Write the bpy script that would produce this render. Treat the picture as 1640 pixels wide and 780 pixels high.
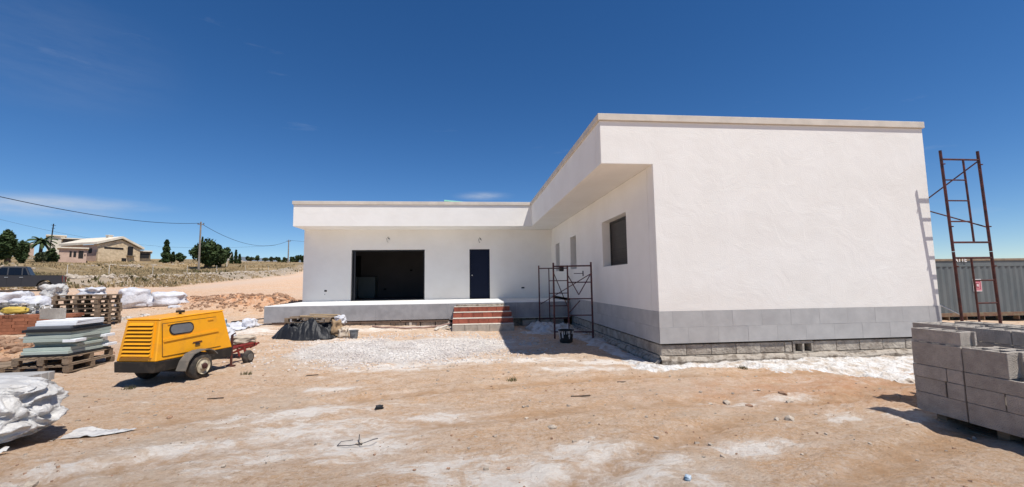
import bpy, bmesh, math, random
import numpy as np
from mathutils import Vector, Matrix, noise as mnoise
random.seed(7); np.random.seed(7)
S = bpy.context.scene
C = S.collection
R = math.radians
PI = math.pi
for o in list(bpy.data.objects): bpy.data.objects.remove(o)

# ------------------------------------------------------------------ camera
CAM = Vector((-3.553, -7.829, 1.523)); FPX = 683.638
PITCH, ROLL, YAW = R(5.144), R(-0.768), R(5.726)
fw = Vector((math.sin(YAW)*math.cos(PITCH), math.cos(YAW)*math.cos(PITCH), math.sin(PITCH)))
r0 = Vector((math.cos(YAW), -math.sin(YAW), 0)); u0 = r0.cross(fw)
rt = r0*math.cos(ROLL)+u0*math.sin(ROLL); up = -r0*math.sin(ROLL)+u0*math.cos(ROLL)
cam = bpy.data.cameras.new('camera'); camo = bpy.data.objects.new('camera', cam); C.objects.link(camo)
cam.sensor_width = 36; cam.lens = 36*FPX/1640; cam.clip_start = .05; cam.clip_end = 9000
M3 = Matrix((rt, up, -fw)).transposed()
camo.matrix_world = Matrix.Translation(CAM) @ M3.to_4x4()
S.camera = camo
S.render.resolution_x = 1024; S.render.resolution_y = 487

# ------------------------------------------------------------------ light
SUN = Vector((.328, -.386, 1)).normalized()          # towards the sun
EL = math.asin(SUN.z); AZ = math.atan2(SUN.x, SUN.y)
w = bpy.data.worlds.new("World"); S.world = w; w.use_nodes = True
nt = w.node_tree; nt.nodes.clear()
sky = nt.nodes.new('ShaderNodeTexSky'); sky.sky_type = 'NISHITA'; sky.sun_disc = False
sky.sun_elevation = EL; sky.sun_rotation = AZ; sky.altitude = 400
sky.air_density = .8; sky.dust_density = .0; sky.ozone_density = 4.0
tc = nt.nodes.new('ShaderNodeTexCoord')
mp = nt.nodes.new('ShaderNodeMapping'); mp.inputs['Scale'].default_value = (1.2, 3.0, 11.0); mp.inputs['Rotation'].default_value = (0, .10, .5)
nz = nt.nodes.new('ShaderNodeTexNoise'); nz.inputs['Scale'].default_value = 2.1; nz.inputs['Detail'].default_value = 7; nz.inputs['Roughness'].default_value = .62
cr = nt.nodes.new('ShaderNodeValToRGB'); cr.color_ramp.elements[0].position = .64; cr.color_ramp.elements[1].position = .92
cr.color_ramp.elements[0].color = (0, 0, 0, 1); cr.color_ramp.elements[1].color = (.22, .22, .22, 1)
mx = nt.nodes.new('ShaderNodeMixRGB'); mx.inputs['Color2'].default_value = (5.6, 6.0, 6.6, 1)
hs = nt.nodes.new('ShaderNodeHueSaturation'); hs.inputs['Hue'].default_value = .504; hs.inputs['Saturation'].default_value = 1.25; hs.inputs['Value'].default_value = 1.0
bg = nt.nodes.new('ShaderNodeBackground'); bg.inputs['Strength'].default_value = .078
wo = nt.nodes.new('ShaderNodeOutputWorld')
L_ = nt.links.new
L_(tc.outputs['Generated'], mp.inputs['Vector']); L_(mp.outputs['Vector'], nz.inputs['Vector']); L_(nz.outputs['Fac'], cr.inputs['Fac'])

acc = cr.outputs['Color']
for (cu_, cv_, sxy, sz_, amt) in ((40, 332, 6.5, 45., .42), (150, 325, 7., 70., .25), (775, 314, 12., 75., .36), (85, 85, 5., 8., .04), (640, 330, 8., 90., .15)):
    dv = (fw+rt*((cu_-820)/FPX)-up*((cv_-390)/FPX)).normalized()
    a_ = nt.nodes.new('ShaderNodeVectorMath'); a_.operation = 'SUBTRACT'; a_.inputs[1].default_value = dv; L_(tc.outputs['Generated'], a_.inputs[0])
    b_ = nt.nodes.new('ShaderNodeVectorMath'); b_.operation = 'MULTIPLY'; b_.inputs[1].default_value = (sxy, sxy, sz_); L_(a_.outputs[0], b_.inputs[0])
    c_ = nt.nodes.new('ShaderNodeVectorMath'); c_.operation = 'LENGTH'; L_(b_.outputs[0], c_.inputs[0])
    d_ = nt.nodes.new('ShaderNodeMapRange'); d_.interpolation_type = 'SMOOTHSTEP'; d_.inputs['From Min'].default_value = 1.; d_.inputs['From Max'].default_value = .1; d_.inputs['To Max'].default_value = amt*2; L_(c_.outputs['Value'], d_.inputs['Value'])
    n_ = nt.nodes.new('ShaderNodeTexNoise'); n_.inputs['Scale'].default_value = 6; n_.inputs['Detail'].default_value = 8; n_.inputs['Roughness'].default_value = .65; m_ = nt.nodes.new('ShaderNodeMapping'); m_.inputs['Scale'].default_value = (1, 1, 5); L_(tc.outputs['Generated'], m_.inputs['Vector']); L_(m_.outputs['Vector'], n_.inputs['Vector'])
    f_ = nt.nodes.new('ShaderNodeMapRange'); f_.inputs['From Min'].default_value = .3; f_.inputs['From Max'].default_value = .75; L_(n_.outputs['Fac'], f_.inputs['Value'])
    e_ = nt.nodes.new('ShaderNodeMath'); e_.operation = 'MULTIPLY'; L_(d_.outputs['Result'], e_.inputs[0]); L_(f_.outputs['Result'], e_.inputs[1])
    g_ = nt.nodes.new('ShaderNodeMath'); g_.operation = 'ADD'; g_.use_clamp = True; L_(acc, g_.inputs[0]); L_(e_.outputs[0], g_.inputs[1]); acc = g_.outputs[0]
L_(acc, mx.inputs['Fac']); L_(sky.outputs['Color'], hs.inputs['Color']); L_(hs.outputs['Color'], mx.inputs['Color1']); L_(mx.outputs['Color'], bg.inputs['Color'])
L_(bg.outputs['Background'], wo.inputs['Surface'])
sl = bpy.data.lights.new('sun', 'SUN'); sl.energy = 3.7; sl.angle = R(.53); sl.color = (1, .955, .89)
so = bpy.data.objects.new('sun', sl); C.objects.link(so); so.rotation_euler = SUN.to_track_quat('Z', 'Y').to_euler(); so.location = (8, -10, 25)
S.view_settings.view_transform = 'Standard'; S.view_settings.look = 'None'
S.view_settings.exposure = .5; S.view_settings.gamma = 1
S.render.engine = 'CYCLES'

# ------------------------------------------------------------------ helpers
def tag(o, label=None, cat=None, group=None, kind=None):
    if label: o['label'] = label
    if cat: o['category'] = cat
    if group: o['group'] = group
    if kind: o['kind'] = kind
    return o
def empty(name, loc=(0, 0, 0), rz=0, label=None, cat=None, group=None):
    o = bpy.data.objects.new(name, None); C.objects.link(o); o.location = loc; o.rotation_euler = (0, 0, rz)
    o.empty_display_size = .2
    return tag(o, label, cat, group)
class MB:
    def __init__(s): s.v = []; s.f = []
    def add(s, vs, fs, M=None):
        n = len(s.v)
        s.v += [tuple(M @ Vector(p)) if M else tuple(p) for p in vs]
        s.f += [tuple(i+n for i in f) for f in fs]; return s
    def box(s, x0, x1, y0, y1, z0, z1, M=None):
        vs = [(x0,y0,z0),(x1,y0,z0),(x1,y1,z0),(x0,y1,z0),(x0,y0,z1),(x1,y0,z1),(x1,y1,z1),(x0,y1,z1)]
        return s.add(vs, [(0,3,2,1),(4,5,6,7),(0,1,5,4),(1,2,6,5),(2,3,7,6),(3,0,4,7)], M)
    def prism(s, pts, y0, y1, M=None):
        # pts in (x,z), extruded along y
        n = len(pts); vs = [(a, y0, b) for a, b in pts]+[(a, y1, b) for a, b in pts]
        fs = [tuple(range(n)), tuple(range(2*n-1, n-1, -1))]+[(i, i+n, (i+1) % n+n, (i+1) % n) for i in range(n)]
        return s.add(vs, fs, M)
    def tube(s, p0, p1, r0, r1=None, n=8, caps=True):
        r1 = r0 if r1 is None else r1
        p0 = Vector(p0); p1 = Vector(p1); d = (p1-p0).normalized()
        a = d.orthogonal().normalized(); b = d.cross(a)
        vs = []
        for p, r in ((p0, r0), (p1, r1)):
            for k in range(n):
                t = 2*PI*k/n; vs.append(p+(a*math.cos(t)+b*math.sin(t))*r)
        fs = [(k, (k+1) % n, (k+1) % n+n, k+n) for k in range(n)]
        if caps: fs += [tuple(range(n-1, -1, -1)), tuple(range(n, 2*n))]
        return s.add(vs, fs)
    def path(s, pts, r, n=6):
        for a, b in zip(pts[:-1], pts[1:]): s.tube(a, b, r, r, n)
        return s
    def lathe(s, prof, n=20, M=None):
        # prof (r,z)
        vs = []; fs = []
        for r, z in prof:
            for k in range(n):
                t = 2*PI*k/n; vs.append((r*math.cos(t), r*math.sin(t), z))
        m = len(prof)
        for i in range(m-1):
            for k in range(n):
                fs.append((i*n+k, i*n+(k+1) % n, (i+1)*n+(k+1) % n, (i+1)*n+k))
        fs.append(tuple(range(n-1, -1, -1))); fs.append(tuple(range((m-1)*n, m*n)))
        return s.add(vs, fs, M)
    def mesh(s, name, mat=None, smooth=False, bevel=0, fix=True):
        me = bpy.data.meshes.new(name); me.from_pydata(s.v, [], s.f)
        if fix or bevel:
            bm = bmesh.new(); bm.from_mesh(me)
            if bevel:
                bmesh.ops.bevel(bm, geom=list(bm.edges), offset=bevel, segments=1, affect='EDGES', profile=.5, clamp_overlap=True)
            bmesh.ops.recalc_face_normals(bm, faces=bm.faces); bm.to_mesh(me); bm.free()
        if mat: me.materials.append(mat)
        if smooth:
            for p in me.polygons: p.use_smooth = True
        return me
    def build(s, name, mat, parent=None, smooth=False, bevel=0, **k):
        return put(s.mesh(name, mat, smooth, bevel), name, parent, **k)
def put(me, name, parent=None, loc=(0, 0, 0), rot=(0, 0, 0), scale=None, label=None, kind=None):
    o = bpy.data.objects.new(name, me); C.objects.link(o); o.parent = parent
    o.location = loc; o.rotation_euler = rot
    if scale: o.scale = scale
    return tag(o, label, None, None, kind)
def copy_tree(o, parent=None):
    c = o.copy(); C.objects.link(c); c.parent = parent
    for ch in [x for x in bpy.data.objects if x.parent == o]: copy_tree(ch, c)
    return c
def RT(loc, rz=0, rx=0, ry=0):
    return Matrix.Translation(Vector(loc)) @ Matrix.Rotation(rz, 4, 'Z') @ Matrix.Rotation(ry, 4, 'Y') @ Matrix.Rotation(rx, 4, 'X')

# numpy value noise
_tab = np.random.RandomState(11).rand(256, 256)
def vnoise(x, y):
    xi = np.floor(x).astype(int); yi = np.floor(y).astype(int); xf = x-xi; yf = y-yi
    xf = xf*xf*(3-2*xf); yf = yf*yf*(3-2*yf)
    a = _tab[xi & 255, yi & 255]; b = _tab[(xi+1) & 255, yi & 255]; c = _tab[xi & 255, (yi+1) & 255]; d = _tab[(xi+1) & 255, (yi+1) & 255]
    return (a*(1-xf)+b*xf)*(1-yf)+(c*(1-xf)+d*xf)*yf
def fbm(x, y, o=4, g=.5):
    s = 0; a = 1; t = 0
    for i in range(o):
        s = s+a*vnoise(x*2**i+17.3*i, y*2**i+5.1*i); t += a; a *= g
    return s/t
def sm(a, b, x):
    t = np.clip((x-a)/(b-a), 0, 1); return t*t*(3-2*t)

# ------------------------------------------------------------------ materials
MATS = {}
def mat(name, col, rough=.8, var=.12, scale=3., bump=.0, bscale=30., metal=0., col2=None, rnd=0., spec=.3, stretch=None, detail=6, bdist=.01, mixlo=.35, mixhi=.65, trans=0.):
    m = bpy.data.materials.new(name); m.use_nodes = True; MATS[name] = m
    n = m.node_tree.nodes; l = m.node_tree.links.new; b = n['Principled BSDF']
    b.inputs['Roughness'].default_value = rough; b.inputs['Metallic'].default_value = metal; b.inputs['Specular IOR Level'].default_value = spec
    if trans: b.inputs['Transmission Weight'].default_value = trans
    t = n.new('ShaderNodeTexCoord'); mp = n.new('ShaderNodeMapping')
    ol = n.new('ShaderNodeObjectInfo'); va = n.new('ShaderNodeVectorMath'); va.operation = 'MULTIPLY_ADD'; va.inputs[1].default_value = (1.73, 2.31, 3.17)
    l(ol.outputs['Location'], va.inputs[0]); l(t.outputs['Object'], va.inputs[2]); l(va.outputs[0], mp.inputs['Vector'])
    if stretch: mp.inputs['Scale'].default_value = stretch
    nz = n.new('ShaderNodeTexNoise'); nz.inputs['Scale'].default_value = scale; nz.inputs['Detail'].default_value = detail; nz.inputs['Roughness'].default_value = .6
    l(mp.outputs['Vector'], nz.inputs['Vector'])
    c2 = col2 or tuple(c*(1-var*1.6) for c in col)
    mr = n.new('ShaderNodeMapRange'); mr.inputs['From Min'].default_value = mixlo; mr.inputs['From Max'].default_value = mixhi; l(nz.outputs['Fac'], mr.inputs['Value'])
    mx = n.new('ShaderNodeMixRGB'); mx.inputs['Color1'].default_value = (*col, 1); mx.inputs['Color2'].default_value = (*c2, 1); l(mr.outputs['Result'], mx.inputs['Fac'])
    out = mx.outputs['Color']
    if rnd:
        oi = n.new('ShaderNodeObjectInfo'); mr2 = n.new('ShaderNodeMapRange'); mr2.inputs['To Min'].default_value = 1-rnd; mr2.inputs['To Max'].default_value = 1+rnd
        l(oi.outputs['Random'], mr2.inputs['Value']); h = n.new('ShaderNodeHueSaturation'); l(mr2.outputs['Result'], h.inputs['Value']); l(out, h.inputs['Color']); out = h.outputs['Color']
    l(out, b.inputs['Base Color'])
    if bump:
        nb = n.new('ShaderNodeTexNoise'); nb.inputs['Scale'].default_value = bscale; nb.inputs['Detail'].default_value = 5; l(mp.outputs['Vector'], nb.inputs['Vector'])
        bp = n.new('ShaderNodeBump'); bp.inputs['Strength'].default_value = bump; bp.inputs['Distance'].default_value = bdist
        l(nb.outputs['Fac'], bp.inputs['Height']); l(bp.outputs['Normal'], b.inputs['Normal'])
    return m
def stucco():
    m = mat('white_stucco', (.82, .80, .755), .85, .05, 1.1, .6, 46, col2=(.775, .75, .70), bdist=.006, spec=.15, mixlo=.38, mixhi=.7, detail=9)
    n = m.node_tree.nodes; l = m.node_tree.links.new; b = n['Principled BSDF']
    # broad trowel undulation under the fine grain
    t = [x for x in n if x.type == 'TEX_COORD'][0]; bp = [x for x in n if x.type == 'BUMP'][0]
    w1 = n.new('ShaderNodeTexNoise'); w1.inputs['Scale'].default_value = 1.9; w1.inputs['Detail'].default_value = 3; w1.inputs['Distortion'].default_value = 1.2
    l(t.outputs['Object'], w1.inputs['Vector'])
    b2 = n.new('ShaderNodeBump'); b2.inputs['Strength'].default_value = .22; b2.inputs['Distance'].default_value = .04
    # dust splashed on the foot of the wall and faint runs
    sx = n.new('ShaderNodeSeparateXYZ'); l(t.outputs['Object'], sx.inputs[0])
    mz = n.new('ShaderNodeMapRange'); mz.inputs['From Min'].default_value = 1.75; mz.inputs['From Max'].default_value = .92; l(sx.outputs['Z'], mz.inputs['Value'])
    n3 = n.new('ShaderNodeTexNoise'); n3.inputs['Scale'].default_value = 3.2; n3.inputs['Detail'].default_value = 9; n3.inputs['Roughness'].default_value = .7; l(t.outputs['Object'], n3.inputs['Vector'])
    m3 = n.new('ShaderNodeMath'); m3.operation = 'MULTIPLY'; l(mz.outputs['Result'], m3.inputs[0]); l(n3.outputs['Fac'], m3.inputs[1])
    m4 = n.new('ShaderNodeMath'); m4.operation = 'MULTIPLY'; m4.inputs[1].default_value = .35; l(m3.outputs[0], m4.inputs[0])
    mc = n.new('ShaderNodeMixRGB'); mc.inputs['Color2'].default_value = (.62, .52, .43, 1); l(m4.outputs[0], mc.inputs['Fac'])
    old = b.inputs['Base Color'].links[0].from_socket; l(old, mc.inputs['Color1']); l(mc.outputs['Color'], b.inputs['Base Color'])
    l(w1.outputs['Fac'], b2.inputs['Height']); l(bp.outputs['Normal'], b2.inputs['Normal']); l(b2.outputs['Normal'], b.inputs['Normal'])
    return m
stucco()
M = MATS
mat('coping_stone', (.64, .58, .50), .8, .1, 3, .3, 40)
mat('plinth_tile', (.45, .44, .425), .65, .12, 2.6, .3, 50, col2=(.37, .36, .35), rnd=.025, detail=10)
mat('grey_render', (.36, .355, .36), .85, .15, 2.5, .4, 50, col2=(.27, .265, .27))
mat('white_cement', (.78, .77, .74), .85, .06, 3, .3, 40)
mat('foundation', (.47, .42, .35), .9, .2, 5, .9, 22, col2=(.26, .22, .18), rnd=.12, bdist=.03)
mat('mortar_smear', (.40, .35, .29), .95, .2, 9, 1., 24, col2=(.19, .155, .12), detail=10, mixlo=.47, mixhi=.62, bdist=.02)
mat('brown_board', (.17, .115, .085), .8, .2, 8, .3, 40, rnd=.15)
mat('red_brick', (.36, .105, .065), .85, .2, 6, .5, 60, col2=(.26, .075, .05), rnd=.16)
mat('brown_brick', (.33, .13, .07), .85, .2, 6, .5, 60, rnd=.16)
mat('mortar', (.62, .56, .48), .9, .15, 8, .5, 50)
mat('concrete_block', (.49, .435, .37), .92, .14, 9, 1., 90, col2=(.37, .325, .275), rnd=.09, bdist=.014, detail=9)
mat('grey_concrete', (.40, .39, .375), .9, .12, 5, .5, 60, rnd=.06)
mat('wood_weathered', (.30, .22, .15), .85, .25, 3, .4, 30, rnd=.22, stretch=(1, 12, 12))
mat('wood_new', (.46, .33, .19), .8, .2, 3, .3, 30, rnd=.15, stretch=(1, 12, 12))
mat('navy_door', (.006, .011, .030), .55, .1, 3, spec=.15)
mat('dark_frame', (.02, .022, .026), .4, .1, 3, spec=.5)
mat('shutter', (.045, .04, .038), .5, .1, 3, rnd=.1)
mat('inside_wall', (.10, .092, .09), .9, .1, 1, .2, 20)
mat('cabinet', (.16, .18, .17), .6, .05, 2)
mat('black_hole', (.01, .01, .01), .9, .1, 3)
mat('chrome', (.6, .6, .6), .3, .05, 5, metal=1.)
mat('rust_red', (.11, .035, .025), .7, .3, 9, .3, 60, col2=(.05, .02, .018))
mat('machine_red', (.24, .03, .022), .5, .2, 6)
mat('maroon_pipe', (.13, .034, .028), .55, .3, 9, .2, 60, col2=(.03, .015, .02), spec=.4)
mat('yellow_paint', (.84, .37, .010), .42, .06, 5, .06, 6, spec=.45, col2=(.62, .27, .03), mixlo=.5, mixhi=.85, detail=10)
mat('black_steel', (.022, .02, .018), .55, .2, 5, spec=.3, col2=(.09, .07, .05), mixlo=.5, mixhi=.8, detail=9)
mat('fender_grey', (.13, .12, .105), .7, .2, 8, col2=(.22, .18, .14), mixlo=.5, mixhi=.75)
mat('rubber', (.04, .037, .034), .9, .2, 8, .4, 60, col2=(.13, .10, .075), mixlo=.45, mixhi=.75)
mat('rim', (.50, .44, .32), .6, .1, 10, col2=(.25, .20, .14), mixlo=.45, mixhi=.7)
mat('plastic_white', (.56, .55, .53), .45, .10, 5, 1., 7, spec=.35, bdist=.07, col2=(.47, .45, .42))
mat('bag_white', (.64, .64, .67), .65, .14, 5, .7, 14, bdist=.03)
mat('black_film', (.018, .019, .022), .5, .1, 4, .5, 14, spec=.3, bdist=.02)
mat('foam_green', (.42, .475, .42), .8, .06, 4, .2, 60, rnd=.08)
mat('foam_white', (.80, .82, .83), .8, .05, 4)
mat('teal_foam', (.30, .74, .60), .8, .05, 4)
mat('cardboard', (.42, .29, .17), .85, .2, 5)
mat('paper_sack', (.55, .46, .36), .8, .2, 6, .3, 30)
mat('sack_yellow', (.60, .42, .08), .7, .2, 5)
mat('grey_plastic', (.16, .165, .175), .5, .1, 5)
mat('blue_plastic', (.18, .30, .40), .5, .2, 12, col2=(.55, .6, .65))
mat('truck_paint', (.02, .021, .026), .4, .1, 2, spec=.6)
mat('car_glass', (.006, .009, .014), .15, .05, 2, spec=.4)
mat('tail_red', (.15, .01, .012), .3, .1, 3)
mat('container_grey', (.115, .135, .14), .6, .2, 2.5, .1, 20, col2=(.15, .165, .165), stretch=(1, 1, .4))
mat('container_rust', (.17, .085, .055), .75, .3, 6, .3, 40, col2=(.21, .17, .11))
mat('container_rail', (.30, .23, .16), .7, .2, 5, .2, 40)
mat('sign_pink', (.72, .30, .33), .5, .05, 3); mat('sign_maroon', (.28, .02, .05), .5, .05, 3); mat('sign_white', (.8, .78, .76), .5, .04, 3)
mat('stone_wall', (.72, .57, .38), .9, .3, 2.2, .6, 6, col2=(.50, .38, .24), bdist=.06)
mat('pink_render', (.58, .42, .33), .9, .15, 1, col2=(.48, .34, .27))
mat('stone_dark', (.22, .17, .12), .9, .3, 2, .4, 5, bdist=.05)
mat('pale_render', (.76, .70, .60), .9, .1, .6)
mat('roof_pale', (.78, .70, .57), .8, .12, 1.5)
mat('dark_opening', (.02, .018, .018), .6, .1, 3)
mat('far_tin', (.62, .62, .60), .6, .05, 1)
mat('leaf_dark', (.055, .085, .028), .8, .3, .8, col2=(.028, .048, .015)); mat('leaf_mid', (.06, .085, .028), .8, .3, .9, col2=(.03, .05, .016))
mat('leaf_olive', (.09, .105, .05), .8, .3, .9, col2=(.05, .065, .03))
mat('bark', (.10, .07, .05), .9, .2, 3, .5, 20)
mat('pole_wood', (.30, .26, .22), .9, .2, 2); mat('wire_black', (.02, .02, .025), .6, .1, 2)
mat('dry_grass', (.48, .36, .20), .9, .3, .15, col2=(.32, .24, .13)); mat('weed', (.17, .15, .07), .9, .3, 2)
mat('pale_rock', (.52, .44, .35), .9, .2, 3, .4, 12, rnd=.12); mat('gravel', (.74, .70, .65), .9, .2, .8, col2=(.52, .46, .42))
mat('dirt_clod', (.38, .235, .15), .95, .2, 3)
mat('hill_haze_blue', (.16, .19, .22), 1, .15, .004)  # blue haze of distance is put into the hill colour, no air modelled
mat('hose', (.42, .27, .22), .6, .2, 6)
mat('spilled_plaster', (.68, .66, .63), .9, .06, 4.5, 1., 22, col2=(.50, .42, .34), bdist=.06, mixlo=.46, mixhi=.62, detail=12)
def glass():
    m = bpy.data.materials.new('tinted_glass'); m.use_nodes = True; M['tinted_glass'] = m
    n = m.node_tree.nodes; l = m.node_tree.links.new; n.clear()
    o = n.new('ShaderNodeOutputMaterial'); t = n.new('ShaderNodeBsdfTransparent'); t.inputs['Color'].default_value = (.42, .43, .45, 1)
    g = n.new('ShaderNodeBsdfGlossy'); g.inputs['Roughness'].default_value = .02; g.inputs['Color'].default_value = (.9, .9, .9, 1)
    f = n.new('ShaderNodeFresnel'); f.inputs['IOR'].default_value = 1.25; x = n.new('ShaderNodeMixShader')
    l(f.outputs['Fac'], x.inputs['Fac']); l(t.outputs[0], x.inputs[1]); l(g.outputs[0], x.inputs[2]); l(x.outputs[0], o.inputs['Surface'])
glass()

# ------------------------------------------------------------------ terrain
FOOT = [(-160,-10),(-60,15),(-33,24),(-27.5,29),(-36,77),(-46,140),(-70,300)]
def foot_d(x, y):
    x = np.asarray(x, float); y = np.asarray(y, float)
    best = np.full(x.shape, 1e9); sg = np.zeros(x.shape)
    for (ax, ay), (bx, by) in zip(FOOT[:-1], FOOT[1:]):
        dx, dy = bx-ax, by-ay; LL = dx*dx+dy*dy
        t = np.clip(((x-ax)*dx+(y-ay)*dy)/LL, 0, 1); px, py = ax+t*dx, ay+t*dy
        d = np.hypot(x-px, y-py); c = dx*(y-ay)-dy*(x-ax)
        m = d < best; best = np.where(m, d, best); sg = np.where(m, np.sign(c), sg)
    return best*sg
def base(x, y):
    x = np.asarray(x, float); y = np.asarray(y, float)
    t = -.6*x+.8*y; tt = np.minimum(t, 112.)
    z = -.06+.045*np.maximum(0, tt-6)
    z = np.where((t > 4) & (t < 8), -.06+.045*(t-4)**2/8, z)
    z = z-.028*np.clip(x-7, 0, 12)*sm(30, 10, y)
    D = foot_d(x, y)
    return z+.75*sm(0, 2.6, D)+.6*sm(17, 19.5, D)+.7*sm(40, 43, D)+.003*np.clip(D, 0, 80)+.045*np.clip(y-70, 0, 90)
def gz(x, y): return float(base(np.array([x]), np.array([y]))[0])
def spot(u, v, smin=3):
    """point of the terrain seen at photo pixel u, v"""
    d = np.array(fw+rt*((u-820)/FPX)-up*((v-390)/FPX))
    s = np.geomspace(smin, 600, 9000); P = np.array(CAM)+d*s[:, None]
    h = base(P[:, 0], P[:, 1]); k = P[:, 2] < h
    if not k.any(): return None
    i = int(np.argmax(k)); return Vector((P[i, 0], P[i, 1], h[i])), float(s[i])

MOUNDS = [(-13.2, 12.6, 2.2, 1.0, .5), (-12.9, 14.0, 1.6, .8, .34), (-16, 14, 2.6, 1.1, .4), (-12.9, 1.9, .8, .6, .3), (-14.4, 3.0, 1.2, .7, .22), (-13.6, 7.2, .5, .5, .18)]
def mound(x, y):
    h = 0*x
    for cx, cy, rx, ry, hh in MOUNDS:
        h = h+hh*np.exp(-((x-cx)/rx)**2-((y-cy)/ry)**2)
    return h
def axis(dense0, dense1, step, far0, far1, g=1.07):
    a = list(np.arange(dense0, dense1+1e-6, step)); s = step; v = a[-1]
    while v < far1: s = min(s*g, 120); v += s; a.append(v)
    s = step; v = a[0]; b = []
    while v > far0: s = min(s*g, 120); v -= s; b.append(v)
    return np.array(b[::-1]+a)
xs = axis(-15, 6, .055, -2600, 2600, 1.045); ys = axis(-9.0, 9, .055, -400, 3200, 1.04)
X, Y = np.meshgrid(xs, ys); D = foot_d(X, Y)
near = sm(60, 15, np.hypot(X, Y))
rough = (fbm(X*.9, Y*.9, 4)-.5)*.07+(fbm(X*3.1+9, Y*3.1, 3, .6)-.5)*.05+(fbm(X*9, Y*9, 3, .75)-.5)*.045*near*(.3+1.4*vnoise(X*.8+3, Y*.8))
# soft wheel ruts sweeping across the yard towards the right
rut = 0
for c0, k, wd in ((-6.0, .62, .16), (-4.5, .62, .16), (-2.6, .16, .18), (-1.1, .16, .18), (-5.2, -.2, .15)):
    dd = (Y-c0-k*(X+3)+.03*(X+3)**2*np.sign(k))/np.hypot(1, k)
    rut = rut-.030*np.exp(-(dd/wd)**2)+.014*np.exp(-((np.abs(dd)-.3)/.1)**2)
rut0 = rut; rut = rut*sm(12, 7, np.hypot(X+2, Y+2))*(.4+fbm(X*.7, Y*.7, 2))
mo = mound(X, Y)
Z = base(X, Y)+rough*np.where(D > 0, 3., 1.)+rut+mo*(1+.9*(fbm(X*2.2, Y*2.2, 4, .6)-.5))
Z = np.where(D > 3, Z+(fbm(X*.12, Y*.12, 4)-.5)*.9*sm(3, 12, D), Z)
# keep the ground under the house and its terrace below the floor
inh = (X > -10.2) & (X < 5.8) & (Y > .35) & ((X > .1) | (Y > 7.4)); Z = np.where(inh, np.minimum(Z, -.02), Z)
nyy, nxx = X.shape
co = np.stack([X.ravel(), Y.ravel(), Z.ravel()], 1).astype(np.float32)
i0 = (np.arange(nyy-1)[:, None]*nxx+np.arange(nxx-1)[None, :]).ravel()
fc = np.stack([i0, i0+1, i0+nxx+1, i0+nxx], 1).astype(np.int32)
def np_mesh(name, co, fc, mat=None, smooth=True):
    k = fc.shape[1]; me = bpy.data.meshes.new(name)
    me.vertices.add(len(co)); me.vertices.foreach_set('co', co.astype(np.float32).ravel())
    me.loops.add(fc.size); me.loops.foreach_set('vertex_index', fc.astype(np.int32).ravel())
    me.polygons.add(len(fc)); me.polygons.foreach_set('loop_start', np.arange(0, fc.size, k, dtype=np.int32)); me.polygons.foreach_set('loop_total', np.full(len(fc), k, np.int32))
    me.update(calc_edges=True); me.validate()
    me.polygons.foreach_set('use_smooth', np.full(len(fc), smooth))
    if mat: me.materials.append(mat)
    return me
gm = np_mesh('ground', co, fc)
def blob(cx, cy, rx, ry, a=0):
    ca, sa = math.cos(a), math.sin(a); dx = (X-cx)*ca+(Y-cy)*sa; dy = -(X-cx)*sa+(Y-cy)*ca
    return np.exp(-(dx/rx)**2-(dy/ry)**2)
white = np.zeros_like(X)
for b in ((-1.0,.35,1.1,.3,-.4),(-2.3,1.0,.8,.22,-.3),(-5.0,-3.0,1.3,.8,.2),(-2.9,-4.3,1.7,.7,-.08),(-3.4,-5.0,2.0,.5,0),(-5.8,-2.1,1.0,.5,.3),(-3.7,1.0,1.2,.5,.1),(-5.0,.7,1.6,.4,0),(-1.5,-.1,1.2,.25,-.15),(-7.6,-3.9,1.3,.5,.3),(-5.2,-2.75,.95,.32,.15),(-4.6,-3.35,.75,.4,.3),(-6.3,-3.3,.8,.4,.2),(-3.9,-2.5,.4,.3,0),(-2.9,-4.25,1.15,.5,-.1),(-2.5,-3.75,.6,.25,0),(-5.6,-.9,.5,.2,0),(-7.3,-3.7,.9,.35,.3),
          (-5.2,2.6,2.1,1.8,0),(-3.6,3.4,1.6,1.5,0),(-6.6,3.9,1.4,1.0,0),(1.5,-3.3,.5,.3,0),(.7,-3.2,.4,.18,0),(-.9,.35,.9,.35,-.4),(-2.2,.9,.9,.3,0),(-10.2,5.9,1.6,.8,0),(-11.6,6.6,1.4,.5,.2),(-7.6,6.3,2.6,.5,0),
          (-.9,-3.9,.6,.2,0),(-4.0,-4.7,1.3,.35,0),(.3,-2.4,.9,.15,.1)):
    white = np.maximum(white, blob(*b))
grav = np.clip(blob(-5.3,2.5,1.9,1.6)+blob(-3.8,3.4,1.3,1.2)+blob(-6.6,3.0,.9,1.0), 0, 1)
red = np.clip(mo*2.2+blob(3,-1.6,3.5,.8)*.55+blob(2.2,-2.6,3,.7,-.2)*.35+blob(-12.5,2.5,2,1)*.5+sm(10,18,Y)*sm(3,-1,D)*.25, 0, 1)
dry = sm(-.6, 1.2, D)
road = np.exp(-((D+2.2)/1.6)**2)*sm(16, 24, Y)
for nm, a in (('rut', np.clip(-rut*38, 0, 1)), ('bank', sm(-.5, .3, D)*sm(3.2, 2.2, D)), ('white', white), ('gravelly', grav), ('red', red), ('dry', dry), ('road', road)):
    at = gm.attributes.new(nm, 'FLOAT', 'POINT'); at.data.foreach_set('value', a.ravel().astype(np.float32))
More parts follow.
